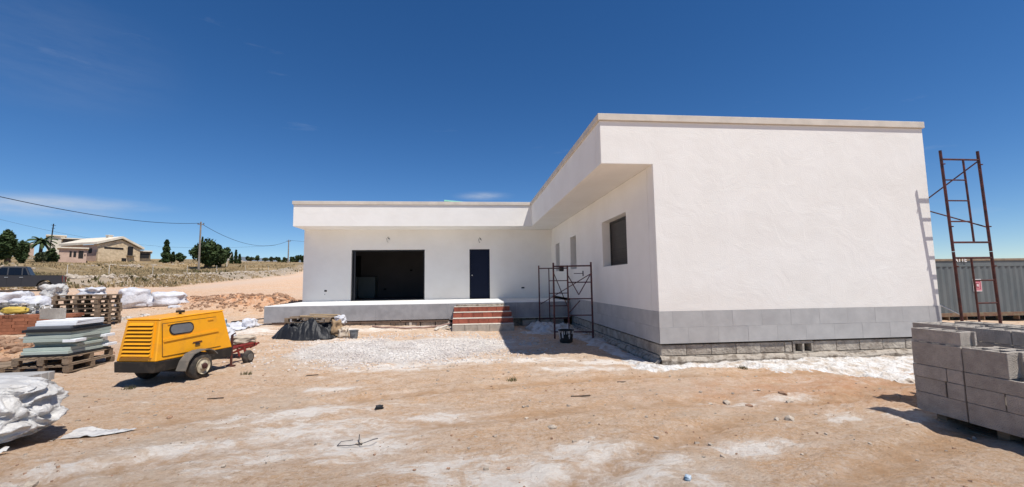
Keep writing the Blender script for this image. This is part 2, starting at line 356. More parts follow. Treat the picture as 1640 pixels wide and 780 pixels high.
def ground_mat():
    m = bpy.data.materials.new('ground_earth'); m.use_nodes = True; n = m.node_tree.nodes; l = m.node_tree.links.new; b = n['Principled BSDF']
    b.inputs['Roughness'].default_value = .95; b.inputs['Specular IOR Level'].default_value = .12
    t = n.new('ShaderNodeTexCoord')
    def noise(sc, det=6, ro=.6, st=None, dist=0):
        x = n.new('ShaderNodeTexNoise'); x.inputs['Scale'].default_value = sc; x.inputs['Detail'].default_value = det; x.inputs['Roughness'].default_value = ro; x.inputs['Distortion'].default_value = dist
        if st:
            mp = n.new('ShaderNodeMapping'); mp.inputs['Scale'].default_value = st[:3]; mp.inputs['Rotation'].default_value = (0, 0, st[3]); l(t.outputs['Object'], mp.inputs['Vector']); l(mp.outputs['Vector'], x.inputs['Vector'])
        else: l(t.outputs['Object'], x.inputs['Vector'])
        return x.outputs['Fac']
    def rng(v, a, c, lo=0., hi=1.):
        x = n.new('ShaderNodeMapRange'); x.inputs['From Min'].default_value = a; x.inputs['From Max'].default_value = c; x.inputs['To Min'].default_value = lo; x.inputs['To Max'].default_value = hi
        l(v, x.inputs['Value']); return x.outputs['Result']
    def attr(s):
        x = n.new('ShaderNodeAttribute'); x.attribute_name = s; return x.outputs['Fac']
    def math_(op, a, c):
        x = n.new('ShaderNodeMath'); x.operation = op
        for i, v in enumerate((a, c)):
            if isinstance(v, (int, float)): x.inputs[i].default_value = v
            else: l(v, x.inputs[i])
        return x.outputs[0]
    def mix(f, a, c):
        x = n.new('ShaderNodeMixRGB')
        for s, v in (('Fac', f), ('Color1', a), ('Color2', c)):
            if isinstance(v, tuple): x.inputs[s].default_value = (*v, 1)
            elif isinstance(v, (int, float)): x.inputs[s].default_value = v
            else: l(v, x.inputs[s])
        return x.outputs['Color']
    col = mix(rng(noise(.55, 7, .62), .35, .65), (.64, .435, .29), (.57, .415, .295))
    col = mix(rng(noise(2.1, 10, .74, (1, 2.4, 1, .35), .5), .44, .66, 0, .9), col, (.70, .57, .46))        # pale crust
    col = mix(rng(noise(6.5, 8, .75, (1, 1.8, 1, .2)), .5, .75, 0, .6), col, (.42, .265, .175))          # loose darker soil
    col = mix(rng(noise(14, 11, .85), .50, .58, 0, .62), col, (.40, .26, .17))
    col = mix(rng(noise(24, 10, .85), .50, .58, 0, .62), col, (.74, .64, .53))
    col = mix(rng(noise(.33, 9, .7, (1, 1.3, 1, .5), .5), .48, .62, 0, .45), col, (.58, .505, .42))
    col = mix(math_('MULTIPLY', attr('red'), rng(noise(4, 5), .3, .6)), col, (.52, .28, .17))
    wsum = math_('ADD', attr('white'), math_('MULTIPLY', math_('SUBTRACT', noise(1.7, 11, .74, (1, 1.9, 1, .3), .8), .5), 3.4))
    wsum = math_('ADD', wsum, math_('MULTIPLY', math_('SUBTRACT', noise(7.5, 9, .8, (1, 1.6, 1, .2)), .5), 2.2))
    wf = rng(wsum, .55, 1.0)
    col = mix(math_('MULTIPLY', rng(wsum, .12, .75), .6), col, (.74, .63, .53))
    wf = math_('MULTIPLY', wf, rng(noise(17, 6, .75), .3, .52, .45, 1.))
    col = mix(wf, col, (.83, .765, .69))
    col = mix(math_('MULTIPLY', attr('rut'), rng(noise(6, 8, .75), .38, .58, 0, .75)), col, (.46, .30, .19))
    vor = n.new('ShaderNodeTexVoronoi'); vor.inputs['Scale'].default_value = 26; l(t.outputs['Object'], vor.inputs['Vector'])
    gcol = mix(rng(vor.outputs['Color'], .2, .9), (.58, .54, .50), (.80, .77, .73))
    gf = math_('ADD', attr('gravelly'), math_('MULTIPLY', math_('SUBTRACT', noise(1.7, 6, .7), .5), 1.2))
    col = mix(math_('MULTIPLY', rng(gf, .35, .6), .8), col, gcol)
    hv = n.new('ShaderNodeHueSaturation'); hv.inputs['Saturation'].default_value = 1.16; hv.inputs['Value'].default_value = 1.1; l(col, hv.inputs['Color']); col = hv.outputs['Color']
    # dry fields on the banks
    dr = mix(rng(noise(.09, 8, .7, (1, 1, 1, 0), .6), .42, .6), (.36, .255, .135), (.22, .165, .095))
    dr = mix(rng(noise(.5, 7, .7), .5, .7, 0, .8), dr, (.46, .37, .25))
    dr = mix(rng(noise(.23, 6, .7), .55, .68, 0, .6), dr, (.17, .14, .08))
    dr = mix(math_('MULTIPLY', attr('bank'), rng(noise(1.3, 9, .8), .38, .55, .2, .9)), dr, (.40, .33, .26))
    col = mix(attr('dry'), col, dr)
    col = mix(math_('MULTIPLY', attr('road'), .85), col, (.62, .47, .36))
    l(col, b.inputs['Base Color'])
    hgt = math_('ADD', math_('MULTIPLY', noise(14, 9, .75, (1, 1.5, 1, .2)), .7), math_('MULTIPLY', noise(70, 6, .8), .3))
    bp = n.new('ShaderNodeBump'); bp.inputs['Strength'].default_value = 1.; bp.inputs['Distance'].default_value = .085; l(hgt, bp.inputs['Height'])
    b3 = n.new('ShaderNodeBump'); b3.inputs['Strength'].default_value = .8; b3.inputs['Distance'].default_value = .025
    l(math_('MULTIPLY', vor.outputs['Distance'], attr('gravelly')), b3.inputs['Height']); l(bp.outputs['Normal'], b3.inputs['Normal']); l(b3.outputs['Normal'], b.inputs['Normal'])
    return m
gm.materials.append(ground_mat())
ground = put(gm, 'ground'); ground['kind'] = 'structure'
from mathutils.bvhtree import BVHTree
_ii = {}
def hz(x, y):
    """height of the modelled ground surface"""
    j = min(max(int(np.searchsorted(xs, x))-1, 0), nxx-2); i = min(max(int(np.searchsorted(ys, y))-1, 0), nyy-2)
    a = (x-xs[j])/(xs[j+1]-xs[j]); b = (y-ys[i])/(ys[i+1]-ys[i])
    return float((Z[i, j]*(1-a)+Z[i, j+1]*a)*(1-b)+(Z[i+1, j]*(1-a)+Z[i+1, j+1]*a)*b)

# far hills
def ridge(name, a0, a1, dist, hfun, n=90):
    mb = MB(); vs = []
    for i in range(n+1):
        a = a0+(a1-a0)*i/n; d = Vector((math.sin(a), math.cos(a), 0))
        h = hfun(i/n)
        for k, (dd, hh) in enumerate(((0, -30), (140, h*.55), (330, h), (620, h*.5), (900, -30))):
            p = CAM+d*(dist+dd); vs.append((p.x, p.y, hh))
    fs = [(i*5+k, (i+1)*5+k, (i+1)*5+k+1, i*5+k+1) for i in range(n) for k in range(4)]
    mb.add(vs, fs); o = mb.build(name, M['hill_haze_blue'], smooth=True); o['kind'] = 'structure'; return o
ridge('hills', R(-52), R(50), 2300, lambda t: 112+30*math.sin(t*9)+26*math.sin(t*23+1)+10*math.sin(t*61)-70*sm(.25, .5, t))

# ------------------------------------------------------------------ the house
W, Dp, YF, OV, LX = 5.93, 10.394, 9.21, 1.03, 10.31
ZS, ZC1, ZC2, ZP, ZB, ZF = 3.767, 4.62, 4.753, .926, .326, .828
house = empty('house', (0, 0, 0), 0, 'white single-storey L-shaped house under construction with grey tiled plinth and flat roof', 'house')
def grid_wall(us, zs, holes, t0, t1, axis='x'):
    """wall made of a cell grid with openings; only exposed faces. axis 'x': runs along x, thickness along y"""
    us = sorted(us); zs = sorted(zs); nu, nz_ = len(us)-1, len(zs)-1
    def solid(i, j):
        if i < 0 or j < 0 or i >= nu or j >= nz_: return False
        a = (us[i]+us[i+1])/2; b = (zs[j]+zs[j+1])/2
        return not any(h[0] < a < h[1] and h[2] < b < h[3] for h in holes)
    mb = MB()
    P = (lambda u, t, z: (u, t, z)) if axis == 'x' else (lambda u, t, z: (t, u, z))
    def q(a, b, c, d): mb.add([a, b, c, d], [(0, 1, 2, 3)])
    for i in range(nu):
        for j in range(nz_):
            if not solid(i, j): continue
            a, b, c, d = us[i], us[i+1], zs[j], zs[j+1]
            q(P(a, t0, c), P(b, t0, c), P(b, t0, d), P(a, t0, d)); q(P(a, t1, c), P(a, t1, d), P(b, t1, d), P(b, t1, c))
            if not solid(i-1, j): q(P(a, t0, c), P(a, t0, d), P(a, t1, d), P(a, t1, c))
            if not solid(i+1, j): q(P(b, t0, c), P(b, t1, c), P(b, t1, d), P(b, t0, d))
            if not solid(i, j-1): q(P(a, t0, c), P(a, t1, c), P(b, t1, c), P(b, t0, c))
            if not solid(i, j+1): q(P(a, t0, d), P(b, t0, d), P(b, t1, d), P(a, t1, d))
    me = mb.mesh('wall', None, fix=False)
    bm = bmesh.new(); bm.from_mesh(me); bmesh.ops.remove_doubles(bm, verts=bm.verts, dist=.0005); bmesh.ops.recalc_face_normals(bm, faces=bm.faces); bm.to_mesh(me); bm.free()
    me.materials.append(M['white_stucco']); return me
def soft(me, off=.008):
    bm = bmesh.new(); bm.from_mesh(me)
    es = [e for e in bm.edges if len(e.link_faces) == 2 and e.calc_face_angle() > .5]
    bmesh.ops.bevel(bm, geom=es, offset=off, segments=2, affect='EDGES', clamp_overlap=True); bm.to_mesh(me); bm.free(); return me
# front wall of the right wing with its cantilevered eave end, one L-shaped face
mb = MB(); mb.prism([(0, ZP-.004), (W, ZP-.004), (W, ZC1), (-OV, ZC1), (-OV, ZS), (0, ZS)], 0, .3)
me = mb.mesh('front_wall', M['white_stucco']); put(soft(me), 'front_wall', house)
mb = MB(); mb.box(.012, W, .012, .3, ZB, ZP-.006); mb.build('plinth_wall', M['mortar'], house)
WIN = (1.505, 3.29, 1.893, 3.081); N1 = (6.123, 6.951, 1.936, 3.054); N2 = (8.776, 9.519, 1.936, 3.054)
us = [.302, Dp+.0]+[v for h in (WIN, N1, N2) for v in h[:2]]; zs_ = [ZP-.004, 1.893, 1.936, 3.054, 3.081, ZS]
me = grid_wall(us, zs_, [WIN, N1, N2], 0, .3, 'y'); put(me, 'side_wall', house)
mb = MB(); mb.box(.012, .3, .302, 7.15, ZB, ZP-.006); mb.build('plinth_wall', M['mortar'], house)
# windows of the side wall
for (y0, y1, z0, z1), nsl in ((WIN, 22), (N1, 0), (N2, 0)):
    wd = MB(); t = .05
    for a in ((y0, y0+t, z0, z1), (y1-t, y1, z0, z1), (y0+t, y1-t, z0, z0+t), (y0+t, y1-t, z1-t, z1)): wd.box(.215, .27, *a)
    wo_ = wd.build('window', M['dark_frame'], house)
    if nsl:
        sm_ = MB().box(-.008, .008, 0, y1-y0-2*t-.004, -.024, .024).mesh('slat', M['shutter'])
        for k in range(nsl):
            zz = z0+t+.027+k*(z1-z0-2*t-.01)/nsl
            put(sm_, 'slat', wo_, (.242, y0+t+.002, zz), (0, R(-18), 0))
        MB().box(.262, .268, y0+t, y1-t, z0+t, z1-t).build('pane', M['car_glass'], wo_)
    else: MB().box(.24, .248, y0+t, y1-t, z0+t, z1-t).build('pane', M['car_glass'], wo_)
# back wing wall with the living room opening and the door
OP = (-8.416, -5.426, ZF, 2.935); DR = (-3.55, -2.692, ZF, 2.935)
me = grid_wall([-LX, 0, OP[0], OP[1], DR[0], DR[1]], [ZF, 2.935, ZS], [OP, DR], Dp, Dp+.3, 'x'); put(me, 'back_wall', house)
# eaves: side fascia, back fascia, soffits
me = MB().box(-OV, -OV+.15, .302, YF+.15, ZS, ZC1).mesh('fascia', M['white_stucco']); put(soft(me, .006), 'fascia', house)
me = MB().box(-LX+.005, -OV-.001, YF, YF+.15, ZS, ZC1).mesh('fascia', M['white_stucco']); put(soft(me, .006), 'fascia', house)
me = MB().box(-LX+.005, -LX+.155, YF+.151, 16, ZS, ZC1).mesh('fascia', M['white_stucco']); put(me, 'fascia', house)
MB().box(-OV+.151, 0, .302, Dp+.001, ZS+.003, ZS+.15).build('soffit', M['white_stucco'], house)
MB().box(-LX+.156, -OV+.149, YF+.151, Dp+.302, ZS+.002, ZS+.15).build('soffit', M['white_stucco'], house)
MB().box(-OV+.16, W-.02, .31, 15.9, 4.2, 4.35).build('roof_deck', M['grey_concrete'], house)
MB().box(-LX+.16, -OV+.15, YF+.16, 15.9, 4.2, 4.34).build('roof_deck', M['grey_concrete'], house)
# outer walls out of view
MB().box(W-.3, W, .302, 16, 0, ZC1).build('outer_wall', M['white_stucco'], house)
MB().box(-LX, -LX+.3, Dp+.302, 16, 0, ZS-.002).build('outer_wall', M['white_stucco'], house)
MB().box(-LX+.302, W-.302, 15.7, 16, 0, ZC1-.004).build('outer_wall', M['white_stucco'], house)
MB().box(-.1, .1, Dp+.305, 15.69, 0, ZC1-.3).build('partition_wall', M['inside_wall'], house)
# copings: thin slabs standing proud of the walls
def coping(x0, x1, y0, y1, z1=ZC2):
    MB().box(x0, x1, y0, y1, ZC1+.001, z1).build('coping', M['coping_stone'], house, bevel=.006)
coping(-OV-.042, W+.02, -.042, .3); coping(-OV-.041, -OV+.25, .302, YF-.05)
coping(-LX-.035, -OV-.045, YF-.042, YF+.25, ZC2-.002); coping(-OV-.04, -OV+.25, YF-.048, YF+.4, ZC2-.004)
coping(-LX-.034, -LX+.25, YF+.252, 16.04); coping(W-.3, W+.02, .302, 16.04)
# plinth tiles, 60 x 30 cm in running bond, joints open
def tile_mesh(w_, h=.2985, t=.014, ax='x'):
    m_ = MB().box(0, w_, -t, 0, 0, h) if ax == 'x' else MB().box(-t, 0, 0, w_, 0, h)
    return m_.mesh('tile', M['plinth_tile'], bevel=.0009)
cache = {}
def tiles(start, end, first, z, ax):
    a = start; n_ = first
    while a < end-.02:
        b = min(a+n_, end); w_ = round(b-a-.002, 3)
        if (w_, ax) not in cache: cache[(w_, ax)] = tile_mesh(w_, ax=ax)
        j = random.uniform(-.0012, .0012)
        put(cache[(w_, ax)], 'tile', house, (a+.002, .009+j, z+.001) if ax == 'x' else (.009+j, a+.002, z+.001))
        a = b; n_ = .6
tiles(-.004, W+.004, .27, ZP-.3, 'x'); tiles(-.004, W+.004, .57, ZB, 'x')
tiles(.012, 7.14, .3, ZP-.3, 'y'); tiles(.012, 7.14, .6, ZB, 'y')
# foundation blocks under the plinth; two open cells as vents
fb = {}
def fblock(x, wd, z0, z1, ax='x', off=.03, jit=.012):
    k = (round(wd, 2), round(z1-z0, 3), ax)
    if k not in fb:
        mb = MB(); mb.box(0, wd-.007, 0, .2, 0, z1-z0-.008) if ax == 'x' else mb.box(0, .2, 0, wd-.012, 0, z1-z0-.008)
        fb[k] = mb.mesh('foundation_block', M['foundation'], bevel=.006)
    j = random.uniform(0, jit)
    put(fb[k], 'foundation_block', house, (x, off+j, z0) if ax == 'x' else (off+j, x, z0))
x = .03
while x < W-.1:
    wd = min(.5, W-x)
    if x < 2.75 < x+wd+.05 and x < 2.9: 
        fblock(x, max(2.68-x, .1), .1, .3); x = 3.12; continue
    fblock(x, wd, .1, .3); x += wd
x = .2
while x < W-.1: fblock(x, min(.5, W-x), -.12, .094, off=.018); x += .5
x = .25
while x < 7.1: fblock(x, min(.5, 7.12-x), .1, .3, 'y'); fblock(x-.1, .5, -.12, .094, 'y', .02); x += .5
MB().box(.26, W-.01, .26, .29, -.3, ZB-.004).box(.26, .29, .292, 7.1, -.3, ZB-.004).build('foundation_core', M['mortar_smear'], house)
v = MB()                                               # vent block: frame round two cells
v.box(2.69, 3.11, .025, .2, .255, .305).box(2.69, 3.11, .025, .2, .07, .1).box(2.69, 2.735, .025, .2, .1, .255).box(2.885, 2.925, .025, .2, .1, .255).box(3.075, 3.11, .025, .2, .1, .255)
vb = v.build('vent_block', M['foundation'], house); MB().box(2.7, 3.1, .2, .21, .08, .3).build('vent_hole', M['black_hole'], vb)
# rough mortar ledge smeared along the footing
def smear(x0, x1, ax, seed, zc=.05):
    n_ = 160; vs = []; fs = []
    for i in range(n_+1):
        a = x0+(x1-x0)*i/n_
        h1 = zc+.035*(float(fbm(np.array([a*2.3+seed]), np.array([seed]), 4)[0])-.5)*2
        h2 = .03*(float(fbm(np.array([a*7+seed]), np.array([seed+9.]), 3)[0]))
        for k, (o_, z_) in enumerate(((.04, h1+.05+h2), (-.012, h1+.028+h2*.6), (-.03-h2, h1-.01), (-.02, -.16))):
            vs.append((a, o_, z_) if ax == 'x' else (o_, a, z_))
    for i in range(n_):
        for k in range(3): fs.append((i*4+k, (i+1)*4+k, (i+1)*4+k+1, i*4+k+1))
    MB().add(vs, fs).build('mortar_ledge', M['mortar_smear'], house)
smear(0, W, 'x', 3., .02); smear(.0, 7.1, 'y', 8., -.02)
# terrace slab along the back wing
YS = 7.15
MB().box(-LX, -.001, YS+.012, Dp-.002, .26, ZF).build('terrace_slab', M['white_cement'], house, bevel=.008)
a = -LX
while a < -.05:
    b = min(a+1.2+random.uniform(-.01, .01), -.02)
    MB().box(a+.003, b-.002, YS-.004+random.uniform(-.001, .001), YS+.0115, .291, ZF-.022).build('render_panel', M['grey_render'], house); a = b
MB().box(-LX+.02, -LX-.004, YS+.02, Dp, .291, ZF-.02).build('render_panel', M['grey_render'], house)
for a, b in ((-LX+.25, -7.9), (-7.88, -5.9), (-5.88, -4.25)): MB().box(a, b, YS+.012, YS+.1, .2, .287).build('formwork_board', M['brown_board'], house)
x = -LX+.1
while x < -.3:
    if not (-4.3 < x < -2.2): fblock(x, .48, .0, .2, off=YS+.05)
    x += .5
for x in (-10.1, -9.55, -9.05, -8.6, -6.15, -5.6, -5.35, -4.3):
    MB().box(x, x+.08, YS+.005, YS+.14, -.02+.05, .195).build('prop', M['brown_board' if int(x*100) % 2 else 'mortar'], house, rot=(0, 0, 0))
MB().box(-LX+.3, -.2, YS+.3, YS+.34, -.2, .258).build('foundation_core', M['mortar_smear'], house)
# front steps: a course of concrete blocks and three of red brick, mortar treads
st = [(0, -.06, .185), (1, .2, .355), (2, .37, .53), (3, .545, .70)]
sx0, sx1 = -4.11, -2.13
for k, z0, z1 in st:
    y0 = 5.95+.3*k; ins = (0, .005, .02, .06)[k]
    root = MB().box(sx0+.012+ins*.4, sx1-.012-ins, y0+.12, YS+.008 if k < 4 else YS, z0+(.004 if k else 0), z1+.001).build('step', M['mortar'], house)
    n_ = 5 if k == 0 else 6; L_tot = sx1-sx0-ins*1.4; off = 0 if k % 2 == 0 else -.17; a = sx0+ins*.4; e = a+L_tot
    p = a; first = (L_tot/n_)*(1 if k in (0, 2) else .55)
    while p < e-.03:
        b = min(p+first, e); first = L_tot/n_
        bm_ = MB().box(p+.005, b-.005, y0+random.uniform(-.004, .004), y0+.118, z0, z1-.006).build('brick' if k else 'concrete_block', M['red_brick' if k else 'concrete_block'], root, bevel=.004)
        p = b
    MB().box(a+.01, e-.006, y0-.006, y0+.32 if k < 3 else YS+.006, z1-.004, z1+.014).build('tread', M['mortar'], root, bevel=.005)
    if k: 
        for xx in (a, e-.1): MB().box(xx+.002, xx+.098, y0+.12, y0+.42, z0, z1-.008).build('brick', M['red_brick'], root, bevel=.004)
MB().box(sx0+.1, sx1-.2, YS-.12, YS-.02, .716, .775).build('rubble_course', M['mortar_smear'], house, bevel=.01)
# door, opening frame, glass
d = MB(); d.box(DR[0]+.045, DR[1]-.045, Dp+.075, Dp+.12, ZF+.01, DR[3]-.045); do = d.build('door', M['navy_door'], house, bevel=.004)
MB().lathe([(.022, 0), (.03, .01), (.03, .03), (.015, .045)], 14, Matrix.Translation((DR[0]+.11, Dp+.074, 1.83)) @ Matrix.Rotation(R(90), 4, 'X')).build('door_handle', M['chrome'], do, smooth=True)
d = MB(); d.box(DR[0], DR[0]+.043, Dp+.05, Dp+.14, ZF, DR[3]).box(DR[1]-.043, DR[1], Dp+.05, Dp+.14, ZF, DR[3]).box(DR[0]+.043, DR[1]-.043, Dp+.05, Dp+.14, DR[3]-.043, DR[3]); d.build('door_frame', M['navy_door'], house)
f = MB(); a, b, z0, z1 = OP
f.box(a, a+.05, Dp+.1, Dp+.2, z0, z1).box(b-.05, b, Dp+.1, Dp+.2, z0, z1).box(a+.05, b-.05, Dp+.1, Dp+.2, z1-.05, z1).box(a+.05, b-.05, Dp+.1, Dp+.2, z0, z0+.035).box(a+.08, a+.14, Dp+.12, Dp+.18, z0+.036, z1-.052)
sf = f.build('sliding_door_frame', M['dark_frame'], house)
# interior of the living room
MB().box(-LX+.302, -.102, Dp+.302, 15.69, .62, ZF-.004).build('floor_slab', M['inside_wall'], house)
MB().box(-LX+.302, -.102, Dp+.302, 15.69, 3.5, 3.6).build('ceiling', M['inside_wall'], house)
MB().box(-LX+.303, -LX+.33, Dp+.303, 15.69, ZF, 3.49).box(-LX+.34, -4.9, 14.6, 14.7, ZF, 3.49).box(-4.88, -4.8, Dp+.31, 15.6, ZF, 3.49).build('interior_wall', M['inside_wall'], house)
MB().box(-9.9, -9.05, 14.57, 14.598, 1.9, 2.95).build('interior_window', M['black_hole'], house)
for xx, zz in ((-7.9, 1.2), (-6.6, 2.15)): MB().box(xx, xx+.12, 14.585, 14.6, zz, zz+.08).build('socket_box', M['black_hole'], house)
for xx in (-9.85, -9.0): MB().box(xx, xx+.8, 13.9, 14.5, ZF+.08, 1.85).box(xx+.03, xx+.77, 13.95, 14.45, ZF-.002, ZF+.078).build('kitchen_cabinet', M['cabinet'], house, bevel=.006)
# wall boxes and dangling wires
def wallbox(x, z, w_=.12, h=.08): MB().box(x-w_/2, x+w_/2, Dp-.004, Dp+.002, z-h/2, z+h/2).build('socket_box', M['black_hole'], house)
wallbox(-9.41, 1.26, .1, .07); wallbox(-1.28, 1.27, .13, .06); wallbox(-9.44, 1.12, .02, .03)
for x, z in ((-6.91, 3.41), (-3.08, 3.37)):
    mb = MB(); mb.path([(x, Dp, z), (x-.03, Dp-.05, z+.06), (x-.08, Dp-.06, z-.02), (x-.06, Dp-.05, z-.13), (x-.02, Dp-.04, z-.17)], .006); mb.path([(x, Dp, z), (x+.03, Dp-.04, z-.02), (x+.05, Dp-.05, z-.08)], .006)
    mb.box(x-.02, x+.02, Dp-.004, Dp+.002, z-.025, z+.025)
    mb.build('dangling_wire', M['wire_black'], house)
MB().box(-.3, .01, 5.3, 5.32, 1.75, 1.77).box(-.02, .008, 5.28, 5.34, 1.68, 1.84).build('conduit_stub', M['black_steel'], house)
# insulation board lying tilted on the roof edge
tag(MB().box(0, 1.05, 0, .6, 0, .05, RT((-4.56, 9.30, 4.80), 0, R(4), R(5.5))).build('insulation_board', M['teal_foam'], bevel=.004), 'mint green insulation board lying tilted on the roof edge of the back wing', 'foam board')
tag(MB().box(0, 1.5, 0, .7, 0, .05, RT((-4.5, 9.55, 4.745), 0, 0, R(1))).build('insulation_board', M['teal_foam'], bevel=.004), 'flat mint green insulation board under the tilted board on the roof', 'foam board')

# ------------------------------------------------------------------ pallets and blocks
PLK = MB().box(-.6, .6, -.05, .05, 0, .02).mesh('plank', M['wood_weathered'], bevel=.003)
RUN = MB().box(-.05, .05, -.5, .5, 0, .02).mesh('plank', M['wood_weathered'], bevel=.003)
BLKW = MB().box(-.05, .05, -.06, .06, 0, .078).mesh('spacer_block', M['wood_weathered'], bevel=.003)
def pallet(loc, rz, label, group=None, missing=()):
    t = empty('pallet', loc, rz, label, 'pallet', group)
    for y in (-.45, 0, .45): put(PLK, 'plank', t, (0, y, 0))
    for x in (-.55, 0, .55):
        for y in (-.44, 0, .44): put(BLKW, 'spacer_block', t, (x, y, .0205))
        put(RUN, 'plank', t, (x, 0, .099))
    for k in range(7):
        if k in missing: continue
        put(PLK, 'plank', t, (random.uniform(-.006, .006), -.45+.15*k, .1195), (0, 0, random.uniform(-.008, .008)))
    return t
def block_mesh(L=.495, w_=.195, h=.2, cells=3, groove=True, name='concrete_block', mt='concrete_block'):
    """hollow concrete block, length along y, cells open upward, grooved ends"""
    bm = bmesh.new(); t = .026
    xs_ = [0, t, w_-t, w_]; ys_ = [0]
    ends = .028 if groove else 0
    g = [0, ends] if groove else [0]
    cw = (L-2*ends-(cells+1)*t)/cells
    y = ends; cut = []
    for k in range(cells): cut.append((y+t, y+t+cw)); y += t+cw
    ylist = sorted(set([0, L]+([ends, L-ends] if groove else [])+[c for p in cut for c in p]))
    V = {}
    def vv(i, j, k):
        if (i, j, k) not in V: V[(i, j, k)] = bm.verts.new((xs_[i], ylist[j], (0, h-.05 if False else h)[k]))
        return V[(i, j, k)]
    def solid(i, j):
        if i < 0 or j < 0 or i > 2 or j >= len(ylist)-1: return False
        m_ = (ylist[j]+ylist[j+1])/2
        if i == 1:
            if any(a < m_ < b for a, b in cut): return False
            if groove and (m_ < ends or m_ > L-ends): return False
        return True
    for i in range(3):
        for j in range(len(ylist)-1):
            if not solid(i, j): continue
            bm.faces.new([vv(i, j, 1), vv(i+1, j, 1), vv(i+1, j+1, 1), vv(i, j+1, 1)])
            bm.faces.new([vv(i, j, 0), vv(i, j+1, 0), vv(i+1, j+1, 0), vv(i+1, j, 0)])
            for (di, dj, a, b) in ((-1, 0, (i, j+1), (i, j)), (1, 0, (i+1, j), (i+1, j+1)), (0, -1, (i, j), (i+1, j)), (0, 1, (i+1, j+1), (i, j+1))):
                if not solid(i+di, j+dj): bm.faces.new([vv(*a, 0), vv(*b, 0), vv(*b, 1), vv(*a, 1)])
    bmesh.ops.recalc_face_normals(bm, faces=bm.faces)
    es = [e for e in bm.edges if len(e.link_faces) == 2 and e.calc_face_angle() > .5]
    bmesh.ops.bevel(bm, geom=es, offset=.003, segments=1, affect='EDGES', clamp_overlap=True)
    me = bpy.data.meshes.new(name); bm.to_mesh(me); bm.free(); me.materials.append(M[mt]); return me
GZ = .03
pal_z = -.105
pallet((2.13, -4.0, pal_z), R(90), 'weathered wooden pallet under the stack of hollow concrete blocks at the right')
pallet((3.15, -3.4, pal_z), R(90), 'second wooden pallet behind, under the far part of the concrete block stack')
stack = empty('block_stack', (1.5, -3.3, GZ), 0, 'big stack of hollow grey-brown concrete blocks on pallets at the right edge', 'block stack')
lev = [.03, .235, .40, .54, .79, .94]
BM_ = {}
def blk(x, y, i, yl=.495, xw=.195):
    h = round(lev[i+1]-lev[i]-.004, 3)
    if (h, yl) not in BM_: BM_[(h, yl)] = block_mesh(yl, xw, h, 3 if yl > .4 else (2 if yl > .3 else 1))
    j = random.uniform
    put(BM_[(h, yl)], 'concrete_block', stack, (x-1.5+j(-.004, .004), y+3.3-yl+j(-.004, .004), lev[i]-GZ), (0, 0, j(-.006, .006)))
# tops (number of courses) per column: rows run towards the camera
top = {(-3.3): [5, 3, 3, 5, 4, 5, 5], (-3.805): [4, 4, 3, 5, 5, 4, 5], (-4.31): [3, 3, 3, 4, 5, 5, 4], (-2.79): [0, 0, 0, 5, 5, 4, 5]}
for y, hs in top.items():
    for c, n_ in enumerate(hs):
        for i in range(n_):
            if n_ > 3 and i < 2 and 1 < c < 6 and -4 < y < -3.2: continue     # hidden core
            if c == 0 and i == 1: blk(1.51, y, i, .32); blk(1.51, y-.335, i, .16)
            elif c == 0 and i == 2 and y == -3.3: blk(1.51, y, i, .34); blk(1.51, y-.345, i, .15)
            elif c == 0 and y == -3.805 and i == 3: blk(1.515, y, i, .375)
            else: blk(1.51+.205*c+(.018 if c == 0 and y == -3.3 and i == 4 else 0), y-(.008 if c == 0 and y != -3.3 else 0), i)

# pallets stacked on the left
PX, PY, PR = -15.5, 7.0, R(4)
pz = gz(PX, PY)-.02
words = ['lowest', 'second from the bottom', 'third from the bottom', 'fourth from the bottom', 'third from the top', 'second from the top', 'topmost']
for k in range(7):
    pallet((PX+random.uniform(-.03, .03), PY+random.uniform(-.03, .03), pz+.1405*k), PR+random.uniform(-.03, .03), 'weathered brown pallet, %s in the tall stack behind the foam boards' % words[k], 'wooden pallets in the tall stack')
# insulation boards on their pallet
ex, ey, er = -11.22, 1.32, R(94)
ez = gz(ex, ey)
def L2(x, y, z, cx=ex, cy=ey, cz=ez, a=er): return (cx+x*math.cos(a)-y*math.sin(a), cy+x*math.sin(a)+y*math.cos(a), cz+z)
pallet(L2(0, 0, -.02), er, 'light brown pallet at the bottom under the insulation boards').scale = (.93, .86, 1)
pallet(L2(-.02, .02, .125), er+.02, 'dark weathered pallet, upper of the two under the insulation boards').scale = (.93, .86, 1)
pallet((-12.35, 1.0, gz(-12.35, 1.0)-.03), R(8), 'wooden pallet lying on the earth left of the insulation boards')
ins = empty('insulation_stack', L2(0, 0, .27), er, 'pale green foam insulation boards stacked unevenly on two pallets left of the yellow compressor', 'foam stack'); ins.scale = (.86, .76, 1)
fm = {}
def foam(x0, x1, y0, y1, z, h, m_='foam_green', rz=0, nm='foam_board'):
    k = (round(x1-x0, 2), round(y1-y0, 2), h, m_)
    if k not in fm: fm[k] = MB().box(-(x1-x0)/2, (x1-x0)/2, -(y1-y0)/2, (y1-y0)/2, 0, h-.004).mesh(nm, M[m_], bevel=.004)
    return put(fm[k], nm, ins, ((x0+x1)/2, (y0+y1)/2, z), (0, 0, rz))
foam(-.6, .6, -.5, .5, 0, .03, 'black_film'); z = .035
